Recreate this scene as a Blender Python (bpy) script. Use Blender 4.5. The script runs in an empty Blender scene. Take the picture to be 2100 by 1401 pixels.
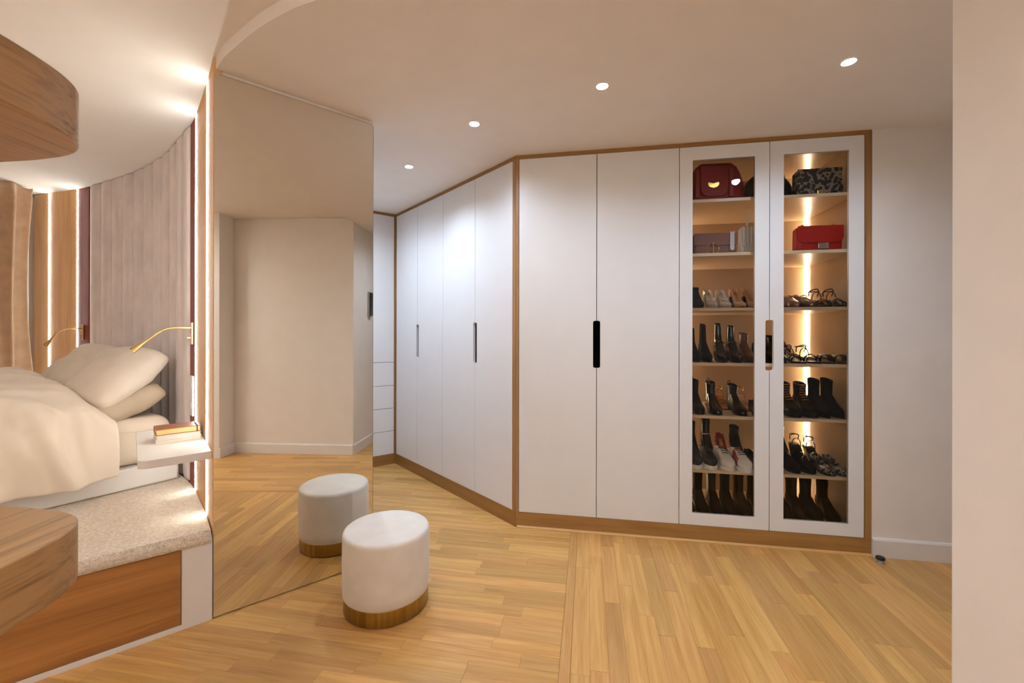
import bpy, bmesh, math, random
from mathutils import Vector, Matrix, noise
random.seed(7)
SC = bpy.context.scene
COL = SC.collection
PI = math.pi

# ------------------------------------------------------------------ camera, world, exposure
EYE = 1.30
cam = bpy.data.cameras.new('camera')
cam.sensor_fit = 'HORIZONTAL'; cam.sensor_width = 36.0
cam.lens = 36.0 * 870.0 / 2100.0
cam.shift_y = -13.5 / 2100.0
cam.clip_start = 0.05
camo = bpy.data.objects.new('camera', cam); COL.objects.link(camo)
camo.location = (0, 0, EYE)
camo.rotation_euler = (PI/2, math.radians(-0.10), 0)
SC.camera = camo
w = bpy.data.worlds.new('world'); SC.world = w; w.use_nodes = True
w.node_tree.nodes['Background'].inputs[0].default_value = (0.9, 0.75, 0.6, 1)
w.node_tree.nodes['Background'].inputs[1].default_value = 0.02
SC.view_settings.view_transform = 'Standard'
SC.view_settings.look = 'None'
SC.view_settings.gamma = 1.0
SC.view_settings.use_curve_mapping = False
SC.view_settings.exposure = 0.60
SC.cycles.max_bounces = 10
SC.cycles.diffuse_bounces = 5
SC.cycles.glossy_bounces = 5
SC.cycles.transparent_max_bounces = 10
SC.cycles.sample_clamp_indirect = 4.0

WARM = (1.0, 0.66, 0.36)
NEUT = (.80, .97, 1.20)
SPOT_W = 41.0          # each dressing downlight
BED_FILL_W = 22.0      # each unseen bedroom downlight, added as fill light
LED_E = 38.0           # emission of the wall strips
CAB_E = 42.0
FILL_UPLIGHT_W = 560.0      # unseen uplighter behind the viewer, added as fill light           # emission of the cabinet strips

# ------------------------------------------------------------------ materials
def srgb(r, g, b):
    f = lambda c: (c/255/12.92) if c/255 <= .04045 else ((c/255+.055)/1.055)**2.4
    return (f(r), f(g), f(b), 1)

class NT:
    def __init__(s, name):
        s.m = bpy.data.materials.new(name); s.m.use_nodes = True
        s.t = s.m.node_tree; s.b = s.t.nodes['Principled BSDF']
    def n(s, typ, **kw):
        x = s.t.nodes.new(typ)
        for k, v in kw.items():
            if k in x.inputs.keys(): x.inputs[k].default_value = v
            else: setattr(x, k, v)
        return x
    def l(s, a, b): s.t.links.new(a, b)

def plain(name, col, rough=.5, metal=0, var=.04, vscale=6, bump=0, bscale=80, sheen=0, spec=.5, stretch=None, coat=0, wrinkle=0):
    k = NT(name); b = k.b
    b.inputs['Roughness'].default_value = rough
    b.inputs['Metallic'].default_value = metal
    b.inputs['Specular IOR Level'].default_value = spec
    if sheen:
        b.inputs['Sheen Weight'].default_value = sheen
        b.inputs['Sheen Roughness'].default_value = .4
    if coat: b.inputs['Coat Weight'].default_value = coat
    tc = k.n('ShaderNodeTexCoord')
    mp = k.n('ShaderNodeMapping'); k.l(tc.outputs['Object'], mp.inputs[0])
    if stretch: mp.inputs['Scale'].default_value = stretch
    nz = k.n('ShaderNodeTexNoise', Scale=vscale, Detail=4.0); k.l(mp.outputs[0], nz.inputs['Vector'])
    cr = k.n('ShaderNodeValToRGB')
    lo = tuple(c*(1-var*2) for c in col[:3])+(1,); hi = tuple(min(1, c*(1+var*2)) for c in col[:3])+(1,)
    cr.color_ramp.elements[0].position = .3; cr.color_ramp.elements[0].color = lo
    cr.color_ramp.elements[1].position = .7; cr.color_ramp.elements[1].color = hi
    k.l(nz.outputs[0], cr.inputs[0]); k.l(cr.outputs[0], b.inputs['Base Color'])
    if bump:
        n2 = k.n('ShaderNodeTexNoise', Scale=bscale, Detail=3.0); k.l(mp.outputs[0], n2.inputs['Vector'])
        bp = k.n('ShaderNodeBump', Strength=bump, Distance=.004); k.l(n2.outputs[0], bp.inputs['Height'])
        if wrinkle:
            n3 = k.n('ShaderNodeTexNoise', Scale=4.5, Detail=2.0, Distortion=1.6); k.l(mp.outputs[0], n3.inputs['Vector'])
            n3.noise_type = 'RIDGED_MULTIFRACTAL'
            b3 = k.n('ShaderNodeBump', Strength=wrinkle, Distance=.02); k.l(n3.outputs[0], b3.inputs['Height']); k.l(bp.outputs[0], b3.inputs['Normal']); bp = b3
        k.l(bp.outputs[0], b.inputs['Normal'])
    return k.m

def wood(name, dark, light, axis=0, rough=.42, scale=1.0, tint=0.0, streak=1.0, attr=None):
    """oak: long grain along local axis; per-piece shift through Object Info / island random"""
    k = NT(name); b = k.b
    b.inputs['Roughness'].default_value = rough
    tc = k.n('ShaderNodeTexCoord') if not attr else k.n('ShaderNodeAttribute', attribute_name=attr)
    oi = k.n('ShaderNodeObjectInfo'); ge = k.n('ShaderNodeNewGeometry')
    ad = k.n('ShaderNodeMath', operation='ADD'); k.l(oi.outputs['Random'], ad.inputs[0]); k.l(ge.outputs['Random Per Island'], ad.inputs[1])
    fr = k.n('ShaderNodeMath', operation='FRACT'); k.l(ad.outputs[0], fr.inputs[0])
    mu = k.n('ShaderNodeMath', operation='MULTIPLY'); k.l(fr.outputs[0], mu.inputs[0]); mu.inputs[1].default_value = 37.0
    va = k.n('ShaderNodeVectorMath', operation='ADD'); k.l(tc.outputs['Vector' if attr else 'Object'], va.inputs[0]); k.l(mu.outputs[0], va.inputs[1])
    mp = k.n('ShaderNodeMapping'); k.l(va.outputs[0], mp.inputs[0])
    sc = [26*scale, 26*scale, 26*scale]; sc[axis] = 1.6*scale
    mp.inputs['Scale'].default_value = sc
    nz = k.n('ShaderNodeTexNoise', Scale=1.0, Detail=6.0, Roughness=.6, Distortion=.8); k.l(mp.outputs[0], nz.inputs['Vector'])
    mp2 = k.n('ShaderNodeMapping'); k.l(va.outputs[0], mp2.inputs[0])
    s2 = [150*scale]*3; s2[axis] = 5*scale
    mp2.inputs['Scale'].default_value = s2
    n2 = k.n('ShaderNodeTexNoise', Scale=1.0, Detail=3.0); k.l(mp2.outputs[0], n2.inputs['Vector'])
    mx = k.n('ShaderNodeMath', operation='MULTIPLY_ADD'); k.l(n2.outputs[0], mx.inputs[0]); mx.inputs[1].default_value = .35*streak; k.l(nz.outputs[0], mx.inputs[2])
    cr = k.n('ShaderNodeValToRGB'); k.l(mx.outputs[0], cr.inputs[0])
    cr.color_ramp.elements[0].position = .42; cr.color_ramp.elements[0].color = dark
    cr.color_ramp.elements[1].position = .88; cr.color_ramp.elements[1].color = light
    out = cr.outputs[0]
    if tint:
        hs = k.n('ShaderNodeHueSaturation'); k.l(out, hs.inputs['Color'])
        mr = k.n('ShaderNodeMapRange'); k.l(fr.outputs[0], mr.inputs[0]); mr.inputs[3].default_value = 1-tint; mr.inputs[4].default_value = 1+tint*.75
        k.l(mr.outputs[0], hs.inputs['Value'])
        m2 = k.n('ShaderNodeMath', operation='MULTIPLY'); k.l(fr.outputs[0], m2.inputs[0]); m2.inputs[1].default_value = 7.31
        f2 = k.n('ShaderNodeMath', operation='FRACT'); k.l(m2.outputs[0], f2.inputs[0])
        r2 = k.n('ShaderNodeMapRange'); k.l(f2.outputs[0], r2.inputs[0]); r2.inputs[3].default_value = .498; r2.inputs[4].default_value = .507
        k.l(r2.outputs[0], hs.inputs['Hue']); out = hs.outputs[0]
    k.l(out, b.inputs['Base Color'])
    bp = k.n('ShaderNodeBump', Strength=.06, Distance=.002); k.l(mx.outputs[0], bp.inputs['Height']); k.l(bp.outputs[0], b.inputs['Normal'])
    return k.m

def emit(name, col, e):
    k = NT(name)
    k.b.inputs['Base Color'].default_value = (.8, .8, .8, 1)
    k.b.inputs['Emission Color'].default_value = tuple(col)+(1,)
    k.b.inputs['Emission Strength'].default_value = e
    return k.m

def glass(name):
    k = NT(name); t = k.t
    t.nodes.remove(k.b)
    tr = k.n('ShaderNodeBsdfTransparent'); tr.inputs[0].default_value = (.93, .93, .92, 1)
    gl = k.n('ShaderNodeBsdfGlossy'); gl.inputs['Roughness'].default_value = .01
    fr = k.n('ShaderNodeFresnel'); fr.inputs[0].default_value = 1.28
    mx = k.n('ShaderNodeMixShader'); k.l(fr.outputs[0], mx.inputs[0]); k.l(tr.outputs[0], mx.inputs[1]); k.l(gl.outputs[0], mx.inputs[2])
    k.l(mx.outputs[0], t.nodes['Material Output'].inputs[0])
    return k.m

def spotted(name, a, b_, scale, rough=.4):
    k = NT(name); b = k.b; b.inputs['Roughness'].default_value = rough
    tc = k.n('ShaderNodeTexCoord')
    v = k.n('ShaderNodeTexVoronoi', Scale=scale); k.l(tc.outputs['Object'], v.inputs['Vector'])
    nz = k.n('ShaderNodeTexNoise', Scale=scale*.6, Detail=4.0); k.l(tc.outputs['Object'], nz.inputs['Vector'])
    ad = k.n('ShaderNodeMath', operation='MULTIPLY'); k.l(v.outputs['Distance'], ad.inputs[0]); k.l(nz.outputs[0], ad.inputs[1])
    cr = k.n('ShaderNodeValToRGB'); k.l(ad.outputs[0], cr.inputs[0])
    cr.color_ramp.interpolation = 'CONSTANT'
    cr.color_ramp.elements[0].color = a; cr.color_ramp.elements[1].color = b_; cr.color_ramp.elements[1].position = .27
    k.l(cr.outputs[0], b.inputs['Base Color'])
    return k.m

M = {}
M['wall'] = plain('wall_paint', srgb(232, 225, 218), .75, var=.01, bump=.03, bscale=160)
M['ceil'] = plain('ceiling_paint', srgb(236, 229, 222), .8, var=.008)
M['white'] = plain('white_lacquer', srgb(226, 225, 225), .38, var=.006)
M['white2'] = plain('white_satin_board', srgb(226, 220, 214), .45, var=.006)
M['skirt'] = plain('skirting_paint', srgb(228, 222, 216), .4, var=.006)
M['terra'] = plain('terracotta_paint', srgb(118, 50, 38), .7, var=.03)
M['oakv'] = wood('oak_frame_upright', srgb(130, 91, 50), srgb(164, 122, 76), 2, .45)
M['oakh'] = wood('oak_frame_long', srgb(128, 88, 42), srgb(156, 114, 62), 0, .45)
M['panel'] = wood('oak_wall_panel', srgb(196, 146, 92), srgb(222, 178, 126), 2, .5, scale=.8)
M['slab'] = wood('oak_slab', srgb(84, 55, 29), srgb(164, 125, 80), 1, .5, scale=1.1, streak=2.0)
M['drawer'] = wood('oak_drawer_front', srgb(126, 78, 36), srgb(168, 114, 60), 0, .45, scale=.7)
M['plank'] = wood('oak_parquet', srgb(174, 123, 62), srgb(208, 161, 98), 0, .36, tint=.17, attr='lc')
M['gap'] = plain('floor_joint', srgb(120, 80, 42), .9)
M['carpet'] = plain('cream_carpet', srgb(232, 214, 192), .95, var=.10, vscale=90, bump=1.0, bscale=420, sheen=.3)
M['velvet'] = plain('mauve_velvet', srgb(224, 211, 208), .85, var=.05, vscale=5, bump=.15, bscale=300, sheen=.35)
M['cream'] = plain('cream_velvet', srgb(222, 213, 202), .9, var=.03, vscale=9, bump=.2, bscale=300, sheen=.35)
M['brass'] = plain('brushed_brass', srgb(200, 166, 104), .28, metal=1, var=.06, vscale=30, stretch=(1, 1, .02))
M['gold'] = plain('brushed_gold_band', srgb(168, 140, 78), .34, metal=1, var=.12, vscale=60, stretch=(1, 1, .01))
M['duvet'] = plain('cream_cotton', srgb(220, 206, 188), .85, var=.015, bump=.06, bscale=200, wrinkle=.7, sheen=.15)
M['pillow'] = plain('ivory_cotton', srgb(216, 202, 186), .85, var=.015, bump=.05, bscale=200, wrinkle=.2)
M['pillow2'] = plain('taupe_cotton', srgb(178, 160, 138), .85, var=.02)
M['sheet'] = plain('fitted_sheet', srgb(218, 202, 182), .85, var=.01)
M['curtain'] = plain('beige_curtain', srgb(178, 146, 116), .9, var=.05, vscale=14, bump=.2, bscale=120, sheen=.3)
M['black'] = plain('black_metal', srgb(24, 22, 22), .4)
M['dark'] = plain('interior_shade', srgb(30, 28, 27), .8)  # near-black colour stands in for the shade inside closed cupboards
M['rubber'] = plain('dark_rubber', srgb(34, 30, 34), .35)
M['grey'] = plain('grey_plastic', srgb(160, 156, 150), .4)
M['screen'] = plain('dark_screen', srgb(28, 26, 26), .15)
M['inner'] = plain('beige_laminate', srgb(180, 153, 124), .28, var=.02, vscale=3)
M['shelf'] = plain('shelf_laminate', srgb(214, 190, 160), .30, var=.02, vscale=3)
M['led'] = emit('warm_led', (.96, 1.0, .96), LED_E)
M['cabled'] = emit('cabinet_led', (1.0, .79, .52), CAB_E)
M['lens'] = emit('downlight_lens', (1.0, .96, .92), 25)
M['fill_lens'] = emit('fill_lamp_lens', (1.0, .78, .55), 25)  # glow of the added bedroom fill lamps only
M['ledprof'] = plain('led_profile', srgb(190, 168, 140), .4)
M['glass'] = glass('clear_glass')
k = NT('silvered_mirror'); k.b.inputs['Metallic'].default_value = 1; k.b.inputs['Roughness'].default_value = 0.0
k.b.inputs['Base Color'].default_value = (.80, .785, .74, 1); M['mirror'] = k.m
M['mback'] = plain('mirror_edge', srgb(120, 98, 72), .3)

def leather(name, r, g, b, rough=.35, **kw): M[name] = plain(name, srgb(r, g, b), rough, **kw)
leather('black_leather', 6, 5, 5, .36, spec=.22)
leather('black_patent', 10, 10, 11, .10)
leather('black_suede', 10, 9, 10, .9, spec=.15)
leather('brown_leather', 86, 44, 26, .35)
leather('dark_brown_leather', 34, 18, 13, .4, spec=.3)
leather('tan_leather', 168, 104, 62, .4)
leather('red_leather', 158, 22, 14, .45, spec=.3)
leather('deep_red_leather', 122, 20, 16, .45, spec=.25)
leather('mauve_leather', 122, 84, 78, .6, spec=.25)
leather('silver_leather', 206, 205, 204, .3)
leather('nude_leather', 186, 146, 116, .4)
leather('clear_white', 190, 178, 166, .2)
leather('pink_leather', 176, 120, 112, .35)
leather('bronze_leather', 120, 96, 78, .22, metal=.5)
leather('white_canvas', 226, 220, 214, .7)
leather('red_canvas', 140, 34, 44, .7)
leather('charcoal_canvas', 46, 42, 44, .8)
leather('white_rubber', 232, 228, 222, .5)
leather('yellow_leather', 190, 140, 40, .5)
leather('insole', 150, 118, 88, .7)
leather('silver_metal', 190, 188, 184, .2, metal=1)
leather('gold_metal', 214, 172, 92, .2, metal=1)
M['snake'] = spotted('snakeskin_print', srgb(26, 25, 25), srgb(134, 126, 116), 46)
M['snake2'] = spotted('grey_print_leather', srgb(28, 27, 28), srgb(136, 132, 130), 60)
M['book_white'] = plain('paper_white', srgb(236, 230, 222), .6)
M['page'] = plain('page_edges', srgb(226, 214, 198), .8, var=.08, vscale=300, stretch=(.02, .02, 1))
M['gilt'] = plain('gilt_page_edges', srgb(228, 194, 130), .5, var=.06, vscale=200, stretch=(.02, .02, 1))
M['book_brown'] = plain('brown_leather_cover', srgb(150, 84, 48), .4, var=.05)

# ------------------------------------------------------------------ mesh helpers
class MB:
    def __init__(s): s.v = []; s.f = []; s.lc = []
    def add(s, v, f):
        o = len(s.v); s.v += [tuple(p) for p in v]; s.f += [tuple(i+o for i in q) for q in f]; return s
    def box(s, x0, x1, y0, y1, z0, z1):
        v = [(x0,y0,z0),(x1,y0,z0),(x1,y1,z0),(x0,y1,z0),(x0,y0,z1),(x1,y0,z1),(x1,y1,z1),(x0,y1,z1)]
        return s.add(v, [(0,3,2,1),(4,5,6,7),(0,1,5,4),(1,2,6,5),(2,3,7,6),(3,0,4,7)])
    def prism(s, pts, z0, z1):
        """pts: plan polygon (x,y), counter-clockwise"""
        n = len(pts)
        v = [(x,y,z0) for x,y in pts]+[(x,y,z1) for x,y in pts]
        f = [tuple(range(n-1,-1,-1)), tuple(range(n,2*n))]+[(i,(i+1)%n,n+(i+1)%n,n+i) for i in range(n)]
        return s.add(v, f)
    def slab(s, pts, y0, y1):
        """pts: elevation polygon (x,z), counter-clockwise seen from -y"""
        n = len(pts)
        v = [(x,y0,z) for x,z in pts]+[(x,y1,z) for x,z in pts]
        f = [tuple(range(n)), tuple(range(2*n-1,n-1,-1))]+[((i+1)%n,i,n+i,n+(i+1)%n) for i in range(n)]
        return s.add(v, f)
    def loft(s, rings, cap0=True, cap1=True, closed=True):
        n = len(rings[0]); v = [p for r in rings for p in r]; f = []
        for i in range(len(rings)-1):
            for j in range(n if closed else n-1):
                a = i*n+j; b = i*n+(j+1)%n
                f.append((a, b, b+n, a+n))
        if cap0: f.append(tuple(range(n-1,-1,-1)))
        if cap1: f.append(tuple(range((len(rings)-1)*n, len(rings)*n)))
        return s.add(v, f)
    def lathe(s, prof, cx=0, cy=0, n=24, cap0=True, cap1=True, sy=1.0):
        rings = [[(cx+r*math.cos(2*PI*j/n), cy+sy*r*math.sin(2*PI*j/n), z) for j in range(n)] for r, z in prof]
        return s.loft(rings, cap0, cap1)
    def tube(s, pts, r, n=8, cap=True):
        pts = [Vector(p) for p in pts]; R = r if isinstance(r, (list, tuple)) else [r]*len(pts)
        rings = []; up = Vector((0.123, 0.31, 1)).normalized()
        for i, p in enumerate(pts):
            t = (pts[min(i+1, len(pts)-1)]-pts[max(i-1, 0)]).normalized()
            a = t.cross(up)
            if a.length < .05: a = t.cross(Vector((1, 0, 0)))
            a.normalize(); b = t.cross(a)
            rings.append([tuple(p+(a*math.cos(2*PI*j/n)+b*math.sin(2*PI*j/n))*R[i]) for j in range(n)])
        return s.loft(rings, cap, cap)
    def grid(s, fn, nu, nv):
        v = [fn(i/nu, j/nv) for i in range(nu+1) for j in range(nv+1)]
        f = [(i*(nv+1)+j, (i+1)*(nv+1)+j, (i+1)*(nv+1)+j+1, i*(nv+1)+j+1) for i in range(nu) for j in range(nv)]
        return s.add(v, f)
    def build(s, name, mat, parent=None, smooth=None, bevel=0, seg=2, fix=False):
        me = bpy.data.meshes.new(name); me.from_pydata(s.v, [], s.f); me.validate()
        if fix:
            bm = bmesh.new(); bm.from_mesh(me); bmesh.ops.remove_doubles(bm, verts=bm.verts, dist=1e-5)
            bmesh.ops.recalc_face_normals(bm, faces=bm.faces); bm.to_mesh(me); bm.free()
        s.lc and me.attributes.new('lc', 'FLOAT_VECTOR', 'POINT').data.foreach_set('vector', [c for p in s.lc for c in p])
        me.materials.append(M[mat] if isinstance(mat, str) else mat)
        if smooth:
            me.shade_smooth(); me.set_sharp_from_angle(angle=math.radians(smooth))
        o = bpy.data.objects.new(name, me); COL.objects.link(o)
        if parent: o.parent = parent
        if bevel:
            b = o.modifiers.new('bevel', 'BEVEL'); b.width = bevel; b.segments = seg; b.limit_method = 'ANGLE'; b.angle_limit = math.radians(40)
            b.harden_normals = False
        return o

def thing(name, label, cat, loc=(0, 0, 0), rotz=0, group=None):
    o = bpy.data.objects.new(name, None); COL.objects.link(o); o.empty_display_size = .05
    o.location = loc; o.rotation_euler = (0, 0, rotz)
    o['label'] = label; o['category'] = cat
    if group: o['group'] = group
    return o
def tag(o, label, cat, group=None):
    o['label'] = label; o['category'] = cat
    if group: o['group'] = group
    return o
def struct(o): o['kind'] = 'structure'; return o
def lab(o, text): o['label'] = text; return o
def sstep(a, b, x):
    t = max(0, min(1, (x-a)/(b-a))); return t*t*(3-2*t)
def interp(tab, x):
    if x <= tab[0][0]: return tab[0][1]
    for (a, p), (b, q) in zip(tab, tab[1:]):
        if x <= b: return p+(q-p)*(x-a)/(b-a)
    return tab[-1][1]
def catmull(P, per=12):
    out = []
    for i in range(len(P)-1):
        p0 = P[max(i-1,0)]; p1 = P[i]; p2 = P[i+1]; p3 = P[min(i+2,len(P)-1)]
        for k in range(per):
            t = k/per
            out.append(tuple(.5*((2*b)+(-a+c)*t+(2*a-5*b+4*c-d)*t*t+(-a+3*b-3*c+d)*t**3) for a,b,c,d in zip(p0,p1,p2,p3)))
    out.append(tuple(P[-1])); return out

# ------------------------------------------------------------------ plan of the rooms (metres; the eye stands at 0,0)
CEIL = 2.5155; BCEIL = 2.571
V1 = (0.0251, 2.8757); R1 = (2.1211, 2.5022); V2 = (-1.1802, 4.2906); V3 = (-1.3579, 4.1596)
A1 = math.radians(-10.103); A2 = math.radians(-49.575); A3 = math.radians(36.393); AM = math.radians(40.22)
ML = (-1.3636, 1.9353); MLEN = .751
def loc2(o, ang, x, y): c, s_ = math.cos(ang), math.sin(ang); return (o[0]+c*x-s_*y, o[1]+s_*x+c*y)
WALLC = [(-1.364, 1.935), (-1.516, 2.110), (-1.814, 2.435), (-1.951, 2.572), (-2.168, 2.758), (-2.456, 2.997),
         (-2.845, 3.252), (-3.14, 3.412), (-3.438, 3.556), (-3.637, 3.645), (-3.80, 3.710), (-4.16, 3.813), (-4.346, 3.858)]
CURVE = catmull(WALLC, 10)
CL = [0.0]
for a, b in zip(CURVE, CURVE[1:]): CL.append(CL[-1]+math.dist(a, b))
def cpt(s, off=0.0):
    """point on the bedroom wall face at arc length s; off > 0 goes behind the face"""
    s = max(0, min(CL[-1], s)); i = 0
    while i < len(CL)-2 and CL[i+1] < s: i += 1
    t = (s-CL[i])/(CL[i+1]-CL[i]); a, b = CURVE[i], CURVE[i+1]
    p = (a[0]+(b[0]-a[0])*t, a[1]+(b[1]-a[1])*t)
    d = (b[0]-a[0], b[1]-a[1]); L = math.hypot(*d); n = (d[1]/L, -d[0]/L)   # right of travel = behind
    return (p[0]+n[0]*off, p[1]+n[1]*off)
S_ = lambda i: CL[i*10]           # arc length at control point i
def strip_poly(s0, s1, o0, o1, n=10):
    f = [cpt(s0+(s1-s0)*i/n, o0) for i in range(n+1)]; b = [cpt(s0+(s1-s0)*i/n, o1) for i in range(n+1)]
    return f[::-1]+b              # counter-clockwise
# ================================================================== STRUCTURE
def wall(name, a, b, z0, z1, th=.1, side=1, mat='wall'):
    d = Vector((b[0]-a[0], b[1]-a[1])); L = d.length; d.normalize(); n = Vector((-d.y, d.x))*th*side
    P = [a, b, (b[0]+n.x, b[1]+n.y), (a[0]+n.x, a[1]+n.y)]
    if side < 0: P = P[::-1]
    return struct(MB().prism(P, z0, z1).build(name, mat))

A_ = (1.058, -.197); B_ = (1.190, 1.150); C_ = (.823, -.157); D_ = (1.79, 1.076)
# bedroom wall that curves behind bed head
struct(MB().prism(strip_poly(.06, CL[-1], .030, .11, 90), 0, BCEIL).build('wall_back', 'terra', smooth=30))
# wall that carries the mirror
pw = [loc2(ML, AM, 0.001, .012), loc2(ML, AM, MLEN, .012), loc2(ML, AM, MLEN-.01, .11), loc2(ML, AM, .035, .11), loc2(ML, AM, .001, .06)]
struct(MB().prism(pw, 0, CEIL).build('wall_mirror', 'ceil'))
# wall right of the glazed cabinet, right end wall, pillar, bedroom walls
rw0 = loc2(V1, A1, 2.131, .0); rw1 = loc2(V1, A1, 3.0, .0)
wall('wall_right', rw0, rw1, 0, CEIL, .1, 1)
wall('wall_end', rw1, (2.98, .93), 0, CEIL, .1, 1)
PIL = [A_, B_, D_, (2.95, .93), (2.95, .80), (1.35, .95), (1.18, -.30), (1.05, -.30)]
struct(MB().prism(PIL[::-1], 0, BCEIL).build('wall_pillar', 'wall', bevel=.006))
wall('wall_niche', C_, (1.055, -.1975), 0, BCEIL, .1, -1)
wall('wall_bedroom_right', (.78, -1.9), (.823, -.26), 0, BCEIL, .1, -1)
wall('wall_rear', (-5.0, -1.9), (.78, -1.9), 0, BCEIL, .1, -1)
wall('wall_left', (-4.70, 3.55), (-4.70, -1.9), 0, BCEIL, .1, -1)
wall('wall_left_return', (-4.352, 3.95), (-4.70, 3.55), 0, BCEIL, .1, -1)
wl = loc2(V3, A3, -.46, 0.0)
wall('wall_corridor', (-1.80, 2.80), wl, 0, CEIL, .08, 1)

# ceilings: the bedroom one is 5 cm higher; the dressing one ends in a curved step
EDGE = catmull([(-1.36, 1.945), (-1.275, 1.868), (-1.177, 1.797), (-1.0086, 1.683), (-.839, 1.592), (-.7296, 1.548), (-.36, 1.41), (.036, 1.291), (.60, 1.195), (1.19, 1.155)], 10)
low = EDGE + [(1.79, 1.08), (3.1, .90), (3.1, 2.75), (2.3, 3.25), (.9, 3.6), (-.7, 5.0), (-1.9, 4.7), (-1.90, 2.86), (-1.70, 2.50), (-1.44, 2.14)]
struct(MB().prism(low, CEIL, BCEIL+.06).build('ceiling', 'ceil', smooth=30))
struct(MB().prism([(-5.1, -2.1), (1.4, -2.1), (1.4, 1.2), (-.2, 1.9), (-1.2, 2.2), (-1.80, 2.62), (-2.1, 2.85), (-3.6, 3.78), (-4.4, 4.1), (-5.1, 4.1)], BCEIL, BCEIL+.08).build('ceiling_bedroom', 'ceil'))

# ------------------------------------------------------------------ floor: two parquet fields of separate boards
floor = struct(MB().prism([(-5.1, -2.1), (3.1, -2.1), (3.1, 3.3), (-1, 5.2), (-5.1, 4.4)], -.04, -.012).build('floor', 'gap'))
import math as _m
T0 = (0.410, 2.786)                       # transition strip: from the wardrobe towards the viewer
ax = (_m.cos(A1), _m.sin(A1)); ay = (-_m.sin(A1), _m.cos(A1))
boards_all = []
def to_w(s, q): return (T0[0]+ax[0]*s+ay[0]*q, T0[1]+ax[1]*s+ay[1]*q)
def seen(x, y):
    if y < 1.45 or y > 4.5: return False
    u = x/y
    if u < -1.30 or u > 1.10: return False
    # behind wardrobe fronts
    sx = (x-V1[0])*ax[0]+(y-V1[1])*ax[1]; dy = (x-V1[0])*ay[0]+(y-V1[1])*ay[1]
    if dy > .06: 
        if x > 0.0: return False
    bx = (_m.cos(A2), _m.sin(A2)); by = (-bx[1], bx[0])
    if (x-V2[0])*by[0]+(y-V2[1])*by[1] > .05: return False
    mx = (_m.cos(AM), _m.sin(AM)); my = (-mx[1], mx[0])
    sm = (x-ML[0])*mx[0]+(y-ML[1])*mx[1]; dm = (x-ML[0])*my[0]+(y-ML[1])*my[1]
    if dm > .05 and sm < .78 and (u < -.315): return False
    return True
def seen_mirror(x, y):
    mx = (_m.cos(AM), _m.sin(AM)); my = (-mx[1], mx[0])
    dm = (x-ML[0])*my[0]+(y-ML[1])*my[1]
    if dm > 0: return False
    X = x-2*dm*my[0]; Y = y-2*dm*my[1]
    if Y < .5: return False
    return -.72 < X/Y < -.32
PW = .0735
near, far = [], []
rows_meshes = {}
def board(s0, s1, q0, q1, along_s):
    """one parquet board, ends and sides slightly chamfered"""
    cx, cy = to_w((s0+s1)/2, (q0+q1)/2)
    L = (s1-s0) if along_s else (q1-q0)
    Wd = (q1-q0) if along_s else (s1-s0)
    (near if (seen(cx, cy) or seen_mirror(cx, cy)) else far).append((cx, cy, L, Wd, along_s))
rb = random.Random(11)
# left field: boards run parallel to the right-hand wardrobe
q = .22
while q > -3.4:
    q1 = q; q0 = q-PW
    s = -.022; 
    first = rb.uniform(.12, .5)
    e = s; ln = first
    while e > -2.6:
        b0 = max(e-ln, -2.7)
        board(b0, e, q0, q1, True); e = b0; ln = rb.choice([.30, .36, .42, .46, .50, .56])
    q = q0
qq = .22
while qq < 2.0:
    q0 = qq; q1 = qq+PW; e = -.20; ln = rb.uniform(.15, .5)
    while e > -2.2:
        b0 = max(e-ln, -2.3); board(b0, e, q0, q1, True); e = b0; ln = rb.choice([.34, .42, .5, .58])
    qq = q1
# right field: boards run square to it
s = .022
while s < 2.6:
    s0 = s; s1 = s+PW; q = .10; ln = rb.uniform(.15, .6)
    while q > -3.3:
        b0 = max(q-ln, -3.4); board(s0, s1, b0, q, False); q = b0; ln = rb.choice([.46, .56, .66, .76, .86])
    s = s1
near.sort(key=lambda t: math.hypot(t[0], t[1])+(0 if seen(t[0], t[1]) else 50))
far += near[298:]; near = near[:298]
def board_mb(L, Wd, mb=None, M4=None):
    mb = mb or MB(); g = .0002; c = .0008; x0, x1, y0, y1 = -L/2+g, L/2-g, -Wd/2+g, Wd/2-g
    v = [(x0,y0,-.014),(x1,y0,-.014),(x1,y1,-.014),(x0,y1,-.014),(x0,y0,-c*.7),(x1,y0,-c*.7),(x1,y1,-c*.7),(x0,y1,-c*.7),
         (x0+c,y0+c,0),(x1-c,y0+c,0),(x1-c,y1-c,0),(x0+c,y1-c,0)]
    mb.lc += v
    if M4: v = [tuple(M4 @ Vector(p)) for p in v]
    return mb.add(v, [(0,1,5,4),(1,2,6,5),(2,3,7,6),(3,0,4,7),(4,5,9,8),(5,6,10,9),(6,7,11,10),(7,4,8,11),(8,9,10,11)])
for cx, cy, L, Wd, al in near:
    key = (round(L, 2), al)
    if key not in rows_meshes or abs(rows_meshes[key][1]-L) > 1e-4:
        o = board_mb(L, Wd).build('plank', 'plank', floor); 
        if key not in rows_meshes: rows_meshes[key] = (o.data, L)
    else:
        o = bpy.data.objects.new('plank', rows_meshes[key][0]); COL.objects.link(o); o.parent = floor
    o.location = (cx, cy, rb.uniform(-.0003, .0)); o.rotation_euler = (0, 0, A1 if al else A1+PI/2)
mb = MB()
for cx, cy, L, Wd, al in far:
    board_mb(L, Wd, mb, Matrix.Translation((cx, cy, 0)) @ Matrix.Rotation(A1 if al else A1+PI/2, 4, 'Z'))
o = mb.build('distant_planks', 'plank', floor); o['kind'] = 'stuff'
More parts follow.
